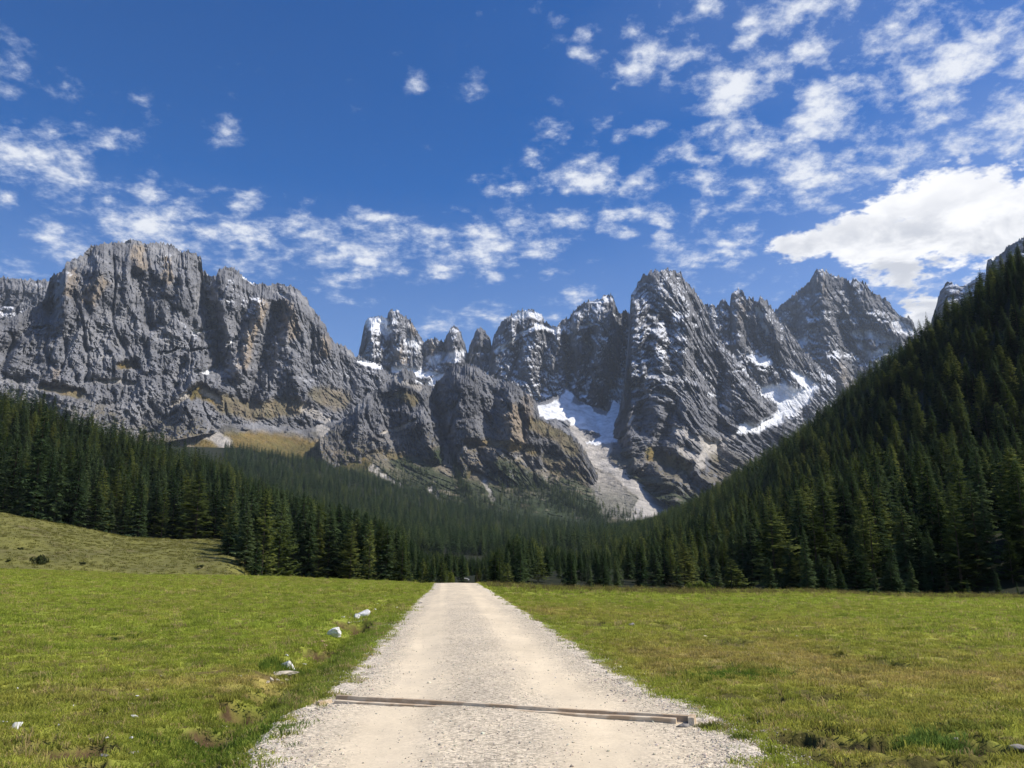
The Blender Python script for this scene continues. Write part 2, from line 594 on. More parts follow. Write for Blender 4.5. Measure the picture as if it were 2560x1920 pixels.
    tan = sst(k1 * 0.7 + k2 * 0.75 + 0.25 * perlin(ux / 420, qy / 420, qz / 300 + s + 9), 0.36, 0.6) * 0.3 * sst(nz, 0.45, 0.1)
    tan = np.maximum(tan, mk('tan') * (0.45 + 0.55 * sst(k2 + 0.5 * r4, -0.35, 0.25)))
    c = lerp(c, TAN * 0.9, np.clip(tan, 0, 1) * 0.8)
    c = lerp(c, DARK * 0.75, np.clip(mk('dark'), 0, 1) * 0.7)  # drawn dark rock; along some gullies this paints in their shade
    c = c * tone
    # ----- alpine turf on gentle ground
    if alp > 0:
        ta = sst(nz + 0.28 * k1 + 0.25 * r4, 0.52, 0.78) * alp * sst(qz + 90 * k1, 400, 240)
    else:
        ta = z0
    ta = np.clip(np.maximum(ta, mk('alp') * sst(0.55 * r3 + 0.7 * k1 + 0.2, -0.55, 0.1)), 0, 1)
    ac = lerp(np.broadcast_to(ALP, Q.shape), np.array([0.17, 0.12, 0.04]), np.clip(0.5 + k2 + k1, 0, 1))
    c = lerp(c, ac, ta)
    sc = np.clip(mk('scree'), 0, 1)
    c = lerp(c, SCREE * (0.80 + 0.32 * (0.5 + k2 + 0.6 * r4))[..., None], sc)
    ts = np.clip(mk('scrub') * sst(0.8 * r3 + 0.9 * r4 + k1, -0.25, 0.15), 0, 1) * (1 - 0.9 * sc)
    c = lerp(c, SCRUB, ts)
    # ----- snow on ledges and drawn snowfields
    pt = fbm(ux / 230, qy / 230, qz / 150 + s + 6, 3)
    sn = sst(nz + 0.16 * r4 + 0.48 * pt - 0.10 * np.clip(r2, -1, 1), 0.90 - snow, 1.06 - snow) * sst(qz, snow_lo, snow_lo + 350) if snow > 0 else z0
    thin = sst(k1 + 0.5 * r3, -0.2, 0.3)
    sn = sn * (0.25 + 0.75 * thin) * 0.9
    sn = np.maximum(sn, np.clip(mk('snow') * 1.5 - 0.45 * sst(r3 + r4, 0.3, 0.6) * (1 - sst(mk('snow'), .7, 1.0) * 0.8), 0, 1))
    c = lerp(c, SNOW, np.clip(sn, 0, 1) * (1 - mk('nosnow')))
    # ----- back side
    top = Q[:, -1]
    bdx, bdy, _ = dirs(px, yr)
    rows = []
    ccs = []
    for k, (dd, dz) in enumerate(((0.05, 0.01), (0.2, 0.10), (0.5, 0.35), (1.0, 1.0))):
        q = top.copy()
        q[:, 0] += bdx * back * dd; q[:, 1] += bdy * back * dd
        q[:, 2] -= dz * back * 1.1 + 6 * np.abs(perlin(px / 9, k + s, 1.0))
        rows.append(q); ccs.append(c[:, -1])
    V = np.concatenate([Q, np.stack(rows, 1)], 1)
    C = np.concatenate([c, np.stack(ccs, 1)], 1)
    return name, label, V, np.clip(C, 0.01, 0.9)


def cv(x):
    return x


# far plateau behind the left massif
massif('rock_plateau', 'pale level rock plateau edge behind the far left massif',
       [(-260, 720), (-120, 700), (0, 697), (60, 700), (117, 703), (150, 716), (240, 760)],
       [(-260, 940), (240, 940)], 3400, 2900, 0.8, snow=0.12, butt=50, seed=1)

# left massif
massif('rock_massif', 'broad grey rock massif with flat snow-dusted summit rising over the left forest',
       [(-260, 850), (-100, 815), (0, 803), (50, 785), (92, 768), (108, 748), (124, 704), (130, 692), (161, 676), (165, 658),
        (210, 639), (218, 625), (237, 614), (280, 607), (342, 602), (369, 610), (400, 607), (428, 614), (443, 624), (447, 633),
        (470, 630), (498, 640), (505, 657), (509, 680), (525, 690), (540, 692), (548, 677), (560, 669), (579, 669), (599, 684),
        (630, 708), (641, 713), (661, 710), (677, 719), (681, 709), (696, 707), (711, 716), (727, 714), (750, 727), (766, 747),
        (778, 770), (809, 809), (824, 840), (836, 859), (855, 863), (868, 875), (886, 893), (945, 911), (985, 950), (1010, 1010), (1020, 1060)],
       [(-260, 1190), (300, 1140), (440, 1100), (560, 1076), (660, 1072), (780, 1088), (900, 1092), (1020, 1092)],
       [(-260, 1950), (130, 2300), (440, 2600), (700, 2800), (1020, 3000)],
       [(-260, 1500), (130, 1750), (440, 2030), (600, 2170), (760, 2270), (1020, 2450)], 0.72, snow=0.07, snow_lo=420, alp=0.8, seed=2,
       strokes=[([(509, 682), (517, 778), (537, 824), (547, 915)], 34, -190),
                ([(657, 760), (628, 840), (598, 930)], 30, 95), ([(694, 780), (668, 880), (628, 1000)], 34, -120),
                ([(735, 740), (716, 860), (760, 1000)], 55, 90), ([(342, 690), (356, 740), (372, 813)], 24, -70),
                ([(130, 700), (128, 790)], 20, -80), ([(160, 690), (165, 800)], 30, 60), ([(250, 640), (240, 740)], 34, 60),
                ([(420, 640), (416, 720)], 26, 70), ([(470, 650), (460, 760)], 36, 50), ([(120, 760), (60, 830), (0, 880)], 30, -60),
                ([(540, 700), (580, 760), (560, 880)], 40, 60), ([(809, 830), (820, 900), (790, 990)], 34, 60),
                ([(300, 905), (345, 885), (380, 920)], 34, 35), ([(470, 1000), (500, 970), (560, 1000)], 40, 45),
                ([(440, 960), (450, 930), (460, 900)], 16, -60), ([(780, 850), (770, 960)], 20, -60)],
       paint=[('tan', [(657, 765), (630, 830), (605, 905)], 18), ('tan', [(715, 770), (735, 830)], 20, .8), ('tan', [(815, 850), (812, 885)], 13),
              ('tan', [(345, 630), (355, 655)], 20, .9), ('tan', [(419, 650), (416, 700)], 11), ('tan', [(185, 685), (175, 730)], 14, .7),
              ('tan', [(248, 705), (225, 745)], 20, .9), ('tan', [(140, 930), (140, 960)], 12, .6),
              ('snow', [(490, 930), (515, 927), (540, 922)], 6), ('snow', [(80, 820), (112, 814)], 3), ('snow', [(490, 830), (540, 818)], 6),
              ('snow', [(520, 755), (525, 785)], 7), ('snow', [(570, 855), (592, 846)], 5), ('snow', [(515, 690), (520, 705)], 8),
              ('snow', [(400, 888), (440, 872)], 3), ('snow', [(470, 880), (520, 868)], 3), ('snow', [(610, 690), (640, 706)], 5),
              ('snow', [(700, 730), (720, 745)], 5), ('snow', [(895, 900), (945, 915), (1000, 925)], 6),
              ('dark', [(690, 790), (668, 880), (632, 990)], 16, .5),  # shadow of the gully beside the arete, painted into the rock colour
              ('alp', [(300, 915), (340, 914)], 9), ('alp', [(480, 985), (500, 975), (540, 1000)], 16), ('alp', [(110, 965), (200, 985)], 12, .8),
              ('alp', [(560, 1010), (640, 1030), (740, 1015)], 24, .7), ('alp', [(800, 990), (850, 1000)], 26, .6),
              ('scree', [(510, 975), (530, 985), (545, 1000)], 9), ('scree', [(430, 1010), (470, 980)], 7, .7),
              ('scree', [(250, 950), (330, 960)], 7, .5), ('scree', [(760, 1020), (830, 1060)], 10, .6)])

# pinnacles in the notch
massif('rock_pinnacles', 'cluster of pale snow-streaked rock towers and spires left of centre',
       [(880, 905), (894, 893), (904, 855), (910, 819), (914, 801), (926, 795), (945, 791), (968, 797), (971, 783), (977, 775), (997, 775),
        (1005, 789), (1017, 795), (1029, 807), (1041, 827), (1049, 839), (1061, 857), (1067, 853), (1081, 847), (1097, 849), (1107, 859),
        (1115, 843), (1124, 827), (1134, 815), (1144, 819), (1152, 835), (1160, 857), (1168, 875), (1170, 887), (1174, 863), (1184, 847),
        (1186, 835), (1194, 821), (1204, 819), (1214, 827), (1216, 837), (1226, 845), (1229, 876), (1260, 890), (1320, 900)],
       [(880, 1100), (1320, 1110)], 3700, 3200, 0.75, snow=0.26, snow_lo=300, seed=3, step=1.9, butt=55, xfreq=120, jag=3.4,
       strokes=[([(960, 800), (968, 880)], 16, -60), ([(930, 810), (930, 900)], 22, 70), ([(990, 790), (1000, 880)], 20, 60),
                ([(1058, 860), (1062, 920)], 14, -90), ([(1134, 820), (1138, 900)], 20, 80), ([(1108, 862), (1110, 900)], 10, -70),
                ([(1170, 885), (1168, 930)], 10, -90), ([(1200, 830), (1205, 930)], 20, 60)],
       paint=[('snow', [(920, 805), (950, 802), (965, 825)], 16, .9), ('snow', [(985, 925), (1040, 930), (1085, 935)], 8),
              ('snow', [(1080, 900), (1150, 885)], 14, .75), ('snow', [(1060, 970), (1100, 945)], 9, .8), ('snow', [(1020, 850), (1045, 870)], 10, .7),
              ('tan', [(995, 870), (1010, 900)], 12, .7), ('tan', [(1080, 865), (1082, 890)], 11, .8), ('tan', [(1030, 810), (1036, 830)], 9, .7)])

# snow domed ridge and grey wall left of the main tower
massif('rock_wall', 'dark snow-dusted rock wall with domed top above the snow bowl',
       [(1150, 960), (1190, 930), (1222, 905), (1230, 871), (1233, 847), (1237, 835), (1252, 811), (1268, 797), (1288, 783), (1311, 777), (1335, 777),
        (1353, 787), (1359, 801), (1371, 807), (1379, 815), (1391, 817), (1407, 799), (1423, 797), (1435, 779), (1451, 765), (1471, 753),
        (1502, 747), (1508, 741), (1526, 737), (1534, 749), (1544, 775), (1550, 787), (1562, 775), (1572, 785), (1580, 795), (1600, 800), (1680, 820)],
       [(1150, 1140), (1680, 1140)], 3650, 3150, 0.8, snow=0.33, snow_lo=250, seed=4, tone=0.82, step=2.0, butt=95, xfreq=95, jag=3.6,
       strokes=[([(1410, 850), (1425, 920), (1418, 985)], 16, -150), ([(1478, 830), (1470, 930), (1445, 1000)], 17, -130),
                ([(1562, 790), (1556, 880), (1530, 960), (1505, 1020)], 26, -200), ([(1505, 760), (1495, 880), (1460, 985)], 30, 90),
                ([(1345, 830), (1325, 900), (1330, 990)], 28, 60), ([(1440, 790), (1445, 880)], 20, 70), ([(1300, 830), (1290, 920)], 14, -70),
                ([(1395, 820), (1385, 920)], 18, 50), ([(1530, 760), (1520, 860)], 20, 60),
                ([(1230, 880), (1262, 862), (1300, 838), (1340, 822), (1375, 826)], 12, 60)],
       paint=[('snow', [(1238, 876), (1262, 866), (1300, 838), (1340, 817), (1375, 822), (1388, 828)], 6.5, 1.1),
              ('snow', [(1290, 790), (1320, 783), (1350, 790)], 12, .75), ('snow', [(1475, 755), (1502, 750)], 5), ('snow', [(1455, 815), (1475, 810)], 5),
              ('snow', [(1535, 784), (1545, 786)], 5), ('dark', [(1562, 800), (1556, 880), (1532, 960)], 12, .6), ('dark', [(1412, 850), (1424, 920)], 8, .6),  # dark strokes follow the carved gullies, shade put into the colour
              ('snow', [(1410, 985), (1412, 960)], 6)])

# far right pyramid peak
massif('rock_pyramid', 'hazy grey pyramid peak with snow ledges beside the forested slope',
       [(1900, 800), (1943, 773), (1972, 750), (1999, 727), (2023, 708), (2034, 684), (2050, 673), (2069, 680), (2081, 690), (2100, 696), (2112, 696),
        (2124, 708), (2132, 700), (2151, 704), (2167, 715), (2178, 731), (2205, 745), (2221, 754), (2233, 772), (2248, 789), (2272, 797),
        (2283, 807), (2291, 820), (2340, 880), (2420, 960)],
       [(1900, 1220), (2420, 1220)], 5000, 4200, 0.8, snow=0.29, snow_lo=500, seed=5, tone=0.88, step=1.9, butt=135, xfreq=140, jag=3.2,
       strokes=[([(2050, 680), (2060, 800), (2080, 960)], 40, 150), ([(2110, 700), (2150, 800), (2170, 900)], 20, -90),
                ([(2020, 720), (1990, 800), (1985, 860)], 28, -70), ([(2130, 705), (2190, 800)], 24, 70), ([(2100, 900), (2110, 1000)], 30, 120),
                ([(2010, 760), (2030, 900)], 20, 60)],
       paint=[('snow', [(2145, 830), (2190, 840), (2230, 850)], 12, .7), ('snow', [(2150, 860), (2180, 890), (2210, 870)], 10, .6),
              ('snow', [(1960, 860), (2010, 850)], 12, .6), ('tan', [(2100, 920), (2120, 960)], 16, .5), ('tan', [(2055, 690), (2060, 740)], 10, .4),
              ('snow', [(2240, 810), (2280, 830)], 12, .6)])

# toothed ridge
massif('rock_ridge', 'toothed brown rock ridge between main tower and pyramid peak',
       [(1700, 800), (1740, 770), (1762, 763), (1772, 766), (1780, 760), (1791, 770), (1801, 754), (1813, 758), (1824, 766), (1830, 735), (1840, 727),
        (1854, 727), (1867, 750), (1875, 745), (1883, 749), (1892, 754), (1904, 745), (1918, 756), (1929, 770), (1940, 790), (1975, 830),
        (2010, 880), (2050, 920), (2090, 955)],
       [(1700, 1200), (2090, 1200)], 4150, 3500, 0.85, snow=0.32, snow_lo=350, seed=6, tone=0.88, step=2.0, butt=80, xfreq=90, jag=4.0,
       strokes=[([(1780, 770), (1800, 860)], 16, 50), ([(1842, 735), (1850, 850)], 22, 80), ([(1820, 770), (1826, 850)], 10, -60),
                ([(1885, 755), (1920, 860)], 12, -60), ([(1905, 750), (1950, 850)], 18, 60), ([(1880, 900), (1940, 930), (1980, 960)], 36, 60)],
       paint=[('snow', [(1875, 890), (1900, 900), (1925, 905)], 9), ('snow', [(1961, 915), (1988, 924), (2045, 951), (2010, 972), (1993, 949)], -5),
              ('snow', [(1901, 968), (1955, 958), (1985, 968), (2004, 972), (2046, 956), (2028, 1000), (1961, 1052), (1898, 1082), (1836, 1084),
                        (1841, 1063), (1893, 1060), (1933, 1033), (1944, 1008), (1923, 987), (1890, 990)], -11, 1.25),
              ('snow', [(1890, 770), (1905, 800), (1915, 835)], 5, .8), ('tan', [(1845, 745), (1850, 800)], 14, .4),
              ('dark', [(1900, 930), (1970, 950)], 12, .5)])

# crest over the right forest
massif('rock_crest', 'pale jagged rock crest showing above the right forest edge',
       [(2300, 900), (2335, 780), (2345, 750), (2353, 727), (2367, 704), (2376, 702), (2384, 714), (2408, 715), (2443, 696), (2454, 680), (2464, 688),
        (2468, 649), (2476, 647), (2481, 653), (2501, 634), (2524, 614), (2551, 599), (2600, 575), (2700, 540), (2850, 540)],
       [(2300, 1000), (2850, 1000)], 3300, 2800, 0.9, snow=0.34, snow_lo=200, seed=7, butt=50, jag=2.5)

# main tower
massif('rock_tower', 'tallest dark rock tower with snow ledges right of centre',
       [(1500, 1112), (1522, 1085), (1545, 1040), (1560, 960), (1568, 880), (1573, 800), (1578, 738), (1584, 733), (1587, 726), (1598, 700),
        (1618, 688), (1646, 678), (1662, 676), (1689, 678), (1702, 686), (1719, 708), (1735, 727), (1751, 750), (1762, 763), (1775, 800), (1800, 850),
        (1830, 890), (1860, 920), (1885, 960), (1895, 985), (1850, 1020)][:-1] + [(1930, 1010), (1960, 1040), (2060, 1110), (2140, 1160)],
       [(1500, 1125), (1530, 1165), (1586, 1204), (1690, 1280), (1750, 1300), (2140, 1300)],
       [(1500, 2850), (1540, 3000), (1600, 3450), (1760, 3600), (1900, 3300), (2140, 2800)],
       [(1500, 2700), (1586, 2260), (1690, 1850), (1800, 1850), (2140, 1900)], 0.85, snow=0.32, snow_lo=430, alp=0.5, seed=8, tone=0.88, step=2.0, butt=125, xfreq=105, jag=4.0,
       strokes=[([(1582, 740), (1592, 810), (1572, 900), (1578, 1000), (1570, 1080), (1590, 1160)], 30, 90),
                ([(1612, 760), (1602, 900), (1640, 1040), (1622, 1130)], 30, 90), ([(1662, 800), (1682, 900), (1692, 1000), (1655, 1110)], 26, -120),
                ([(1702, 800), (1740, 930), (1760, 1050), (1742, 1160)], 30, 100), ([(1762, 830), (1802, 960), (1802, 1070)], 26, -110),
                ([(1792, 860), (1850, 960), (1900, 1010)], 28, 80), ([(1600, 1020), (1622, 1100), (1680, 1190)], 22, -90), ([(1650, 1130), (1720, 1200), (1740, 1270)], 24, -70),
                ([(1620, 700), (1632, 780)], 14, -50), ([(1690, 690), (1704, 780)], 16, -60), ([(1600, 860), (1700, 850), (1760, 880)], 12, 40), ([(1590, 960), (1680, 950), (1790, 985)], 12, 45),
                ([(1650, 690), (1660, 800), (1640, 900)], 40, 70), ([(1740, 740), (1745, 850), (1735, 940)], 22, -90),
                ([(1770, 800), (1800, 900), (1815, 960)], 20, -90), ([(1690, 700), (1720, 820), (1710, 900)], 26, 60),
                ([(1620, 800), (1630, 930)], 18, -70), ([(1680, 900), (1700, 1010), (1720, 1080)], 40, 80),
                ([(1850, 1000), (1880, 1020), (1840, 1060)], 50, 90), ([(1620, 1000), (1640, 1090)], 20, -70),
                ([(1690, 1100), (1760, 1180), (1790, 1240)], 40, 70), ([(1640, 1180), (1700, 1250)], 30, 60), ([(1800, 1120), (1790, 1200)], 30, -60)],
       paint=[('snow', [(1860, 1050), (1893, 1060), (1933, 1033), (1950, 1020), (1961, 1052), (1898, 1082), (1836, 1084)], -11, 1.25),
              ('snow', [(1808, 1016), (1835, 1025), (1850, 1018)], 4), ('snow', [(1570, 1055), (1595, 1038)], 4),
              ('snow', [(1660, 930), (1690, 935)], 5, .8), ('snow', [(1776, 985), (1800, 992)], 4, .8), ('snow', [(1830, 930), (1878, 918)], 4),
              ('scree', [(1740, 1090), (1790, 1100), (1830, 1090), (1800, 1130), (1770, 1140)], -14), ('scree', [(1690, 1075), (1740, 1095)], 10, .8),
              ('scree', [(1700, 1120), (1745, 1145)], 10, .8), ('scree', [(1760, 1130), (1750, 1165)], 9, .7),
              ('scree', [(1700, 1180), (1740, 1220), (1770, 1260)], 6, .6), ('alp', [(1625, 1135), (1670, 1150), (1715, 1170)], 17, 1.),
              ('alp', [(1775, 1115), (1790, 1145)], 14, .6), ('scrub', [(1500, 1180), (1600, 1230), (1720, 1280)], 46, .9),
              ('scrub', [(1470, 1140), (1530, 1170), (1560, 1150)], 30, .6), ('tan', [(1580, 740), (1582, 780)], 8, .6),
              ('dark', [(1560, 1060), (1545, 1090)], 16, .6)])

# lower alpine slopes: turf, talus, snow bowl and scree fan
massif('alpine_slope', 'lower alpine slope with ochre turf, snow bowl and pale scree fan',
       [(-260, 1075), (300, 1075), (480, 1085), (560, 1062), (640, 1060), (760, 1075), (850, 1050), (920, 1020), (1000, 1040), (1100, 1020), (1180, 1020),
        (1300, 1010), (1345, 1008), (1395, 992), (1411, 974), (1432, 984), (1450, 1006), (1520, 1030), (1534, 1004), (1572, 1020), (1620, 1090),
        (1700, 1190), (1800, 1240), (2140, 1260)],
       [(-260, 1350), (2140, 1350)],
       [(-260, 1900), (560, 2150), (900, 2350), (1200, 2700), (1420, 3150), (1560, 3050), (1700, 2500), (2140, 2300)],
       [(-260, 1250), (900, 1350), (2140, 1500)], 0.95, rel=0.42, snow=0.0, alp=0.6, seed=9, step=2.0, butt=70, jag=2.0,
       strokes=[([(880, 1010), (1000, 1120), (1100, 1210)], 40, 30), ([(1400, 1120), (1420, 1200)], 50, 40), ([(1500, 1180), (1580, 1290)], 24, -18),
                ([(1464, 1050), (1480, 1075)], 16, 30), ([(1440, 1010), (1446, 1070)], 9, -14), ([(1490, 1040), (1500, 1090)], 9, -14)],
       paint=[('snow', [(1347, 1018), (1399, 998), (1411, 974), (1431, 984), (1429, 1010), (1471, 1010), (1487, 1030), (1518, 1042), (1534, 1000),
                        (1574, 1022), (1554, 1070), (1542, 1105), (1471, 1109), (1506, 1085), (1447, 1066), (1415, 1050), (1347, 1040)], -4, 1.3),
              ('scree', [(1463, 1113), (1526, 1105), (1522, 1153), (1586, 1197), (1685, 1269), (1660, 1300), (1560, 1300), (1594, 1245), (1526, 1185), (1455, 1153)], -6),
              ('scree', [(1440, 1070), (1470, 1110)], 14, .8), ('scree', [(1455, 1153), (1526, 1185), (1594, 1245), (1570, 1300), (1500, 1290), (1475, 1200)], -10, .6), ('scree', [(1480, 1160), (1500, 1230), (1540, 1290)], 10, .5),
              ('alp', [(470, 1110), (560, 1080), (680, 1080), (800, 1100), (900, 1120), (960, 1190), (600, 1180)], -16, 1.15),
              ('alp', [(1240, 1060), (1380, 1090), (1430, 1150)], 26, .6), ('alp', [(1180, 1240), (1260, 1260), (1340, 1280)], 22, .7),
              ('alp', [(900, 1150), (1010, 1200)], 22, .6), ('alp', [(1090, 1250), (1180, 1300)], 18, .6),
              ('scree', [(520, 1080), (560, 1110)], 16, .9), ('scree', [(400, 1060), (470, 1090)], 12, .8), ('scree', [(800, 1070), (820, 1085)], 14, .8),
              ('scree', [(930, 1170), (960, 1190), (1000, 1215)], 8, .9), ('scree', [(1080, 1220), (1100, 1260), (1120, 1290)], 6, .9),
              ('scree', [(1210, 1200), (1230, 1250)], 5, .8),
              ('scrub', [(-200, 1230), (900, 1230), (1200, 1300), (1500, 1290), (1700, 1310)], 70, 1.),
              ('scrub', [(1000, 1150), (1120, 1220), (1240, 1240)], 28, .9), ('scrub', [(1280, 1180), (1400, 1220), (1480, 1250)], 36, .8)])

# crag standing in the middle, in front of the big walls
massif('rocky_crag', 'dark rocky crag with an ochre cliff face in the middle of the valley head',
       [(800, 1100), (850, 1060), (900, 1005), (945, 970), (969, 954), (985, 938), (1009, 924), (1034, 930), (1055, 955), (1083, 968), (1105, 942), (1124, 918), (1144, 912),
        (1164, 918), (1196, 918), (1216, 934), (1248, 950), (1288, 958), (1308, 978), (1323, 990), (1339, 1002), (1344, 1022), (1350, 1048),
        (1392, 1072), (1439, 1099), (1463, 1128), (1500, 1200), (1530, 1260)],
       [(800, 1300), (1530, 1320)],
       [(800, 2100), (985, 2350), (1100, 2500), (1340, 2450), (1530, 2250)],
       [(800, 1750), (1200, 1800), (1530, 1900)], 0.8, snow=0.05, snow_lo=560, alp=0.7, seed=10, tone=0.78, step=1.9, butt=75, xfreq=130, jag=4.0,
       strokes=[([(1083, 968), (1098, 1060), (1115, 1130), (1140, 1220)], 26, -150), ([(1009, 930), (1020, 1010), (1040, 1060)], 30, 60),
                ([(1056, 1040), (1066, 1090), (1085, 1145)], 34, 110), ([(960, 1000), (990, 1080)], 30, -60),
                ([(1160, 925), (1150, 1010), (1165, 1080)], 44, 90), ([(1240, 950), (1235, 1040), (1225, 1090)], 26, -50),
                ([(1278, 970), (1280, 1060), (1278, 1110)], 30, 120), ([(1322, 1000), (1330, 1080)], 18, 60), ([(1303, 1000), (1308, 1100)], 12, -60),
                ([(1180, 1090), (1240, 1110), (1330, 1100)], 26, 50), ([(1150, 1120), (1170, 1240)], 26, 40), ([(1240, 1140), (1260, 1230)], 30, 50)],
       paint=[('tan', [(1283, 1030), (1287, 1070), (1290, 1105)], 22, 1.2), ('tan', [(1318, 1000), (1326, 1050)], 14, .7), ('tan', [(1250, 1080), (1255, 1100)], 12, .6),
              ('tan', [(1084, 1120), (1086, 1140)], 8, .8), ('dark', [(1110, 960), (1180, 950), (1230, 1000), (1180, 1080), (1110, 1060)], -14, .55),
              ('dark', [(1000, 960), (1050, 990), (1040, 1050), (960, 1060)], -14, .35),
              ('alp', [(1000, 985), (1030, 1000)], 14, .7), ('alp', [(1330, 1060), (1400, 1090), (1430, 1120)], 18, .7), ('alp', [(1170, 1105), (1250, 1110), (1340, 1125)], 12, .8),
              ('alp', [(950, 1150), (1080, 1180)], 30, .8), ('alp', [(1180, 1190), (1260, 1240)], 20, .8), ('alp', [(1380, 1150), (1440, 1200)], 26, .6),
              ('snow', [(1040, 950), (1062, 962)], 4, .8), ('scree', [(990, 942), (1020, 960), (1050, 968)], 7, .6), ('scree', [(960, 1080), (1000, 1070), (1040, 1050)], 5, .9),
              ('scrub', [(1100, 1150), (1160, 1240), (1190, 1300)], 30, 1.), ('scrub', [(1250, 1180), (1340, 1220), (1450, 1270)], 34, .85),
              ('scrub', [(930, 1190), (1010, 1230), (1060, 1280)], 34, .9), ('scree', [(1195, 1190), (1225, 1240), (1240, 1290)], 5, .9),
              ('scree', [(1300, 1140), (1380, 1200)], 10, .35)])

from concurrent.futures import ThreadPoolExecutor
with ThreadPoolExecutor(4) as ex:
    SHAPES = list(ex.map(lambda j: massif_shape(*j[0], **j[1]), JOBS))
for name, label, V, C in SHAPES:
    me = mesh_from(name, V.reshape(-1, 3), grid_faces(V.shape[0], V.shape[1]))
    set_col(me, C.reshape(-1, 3))
    link(name, me, ROCK, kind='structure', label=label)
del SHAPES

# ------------------------------------------------------------------ near ground: height of the meadow
EDGE = [(-900, 1416, 140), (0, 1422, 125), (233, 1430, 118), (350, 1438, 110), (583, 1439, 108), (860, 1450, 92), (1040, 1459, 72), (1056, 1461, 70), (1100, 1460, 64),
        (1200, 1460, 64), (1355, 1470, 60), (1705, 1479, 64), (2050, 1480, 76), (2205, 1489, 74), (2560, 1494, 74), (3400, 1500, 80)]
_ea = np.array([azel(x, y)[0] for x, y, r in EDGE]); _er = np.array([r for x, y, r in EDGE], float)
_ez = np.array([float(P(x, y, r)[2]) for x, y, r in EDGE])


def land(x, y):
    """smooth lie of the land round the camera"""
    x = np.asarray(x, float); y = np.asarray(y, float)
    a = np.arctan2(x, np.maximum(y, 1e-3) if np.isscalar(y) else np.where(y > 1e-3, y, 1e-3)); r = np.hypot(x, y)
    rc = np.interp(a, _ea, _er); ze = np.interp(a, _ea, _ez)
    q = np.clip(r / rc, 0, 1)
    z = ze * q ** 1.5
    over = np.maximum(r - rc, 0)
    drop = 0.075 * over * sst(over, 0, 22)
    drop = np.minimum(drop, 6.5 + 0 * drop)
    return np.where(y > 1e-3, z - drop, 0.0)


# ------------------------------------------------------------------ conifers
def needle_material(name, base, tip, trans):
    m = bpy.data.materials.new(name)
    m.use_nodes = True
    t = NT(m.node_tree)
    m.node_tree.nodes.clear()
    oi = t.n('ShaderNodeObjectInfo')
    a = attr(t, 'shade')
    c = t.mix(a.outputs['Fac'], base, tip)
    hs = t.n('ShaderNodeHueSaturation')
    t.put(hs.inputs['Color'], c)
    t.put(hs.inputs['Value'], t.m('MULTIPLY_ADD', oi.outputs['Random'], 1.1, 0.5))
    t.put(hs.inputs['Hue'], t.m('MULTIPLY_ADD', oi.outputs['Random'], -0.05, 0.53))
    d = t.n('ShaderNodeBsdfDiffuse'); t.put(d.inputs['Color'], hs.outputs[0])
    tr = t.n('ShaderNodeBsdfTranslucent'); t.put(tr.inputs['Color'], hs.outputs[0])
    mx = t.n('ShaderNodeMixShader'); mx.inputs[0].default_value = trans
    t.put(mx.inputs[1], d.outputs[0]); t.put(mx.inputs[2], tr.outputs[0])
    o = t.n('ShaderNodeOutputMaterial'); t.put(o.inputs['Surface'], mx.outputs[0])
    return m


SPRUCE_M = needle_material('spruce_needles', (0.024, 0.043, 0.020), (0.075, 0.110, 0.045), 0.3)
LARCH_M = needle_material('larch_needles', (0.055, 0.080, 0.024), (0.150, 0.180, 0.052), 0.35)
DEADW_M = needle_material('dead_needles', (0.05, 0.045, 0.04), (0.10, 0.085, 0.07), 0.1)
BARK_M, _t, _b = material('bark')
_b.inputs['Base Color'].default_value = (0.06, 0.045, 0.035, 1)
_n = _t.noise(None, 9.0, 4, 0.6)
_t.put(_b.inputs['Base Color'], _t.mix(_n.outputs['Fac'], (0.035, 0.028, 0.022), (0.12, 0.095, 0.075)))


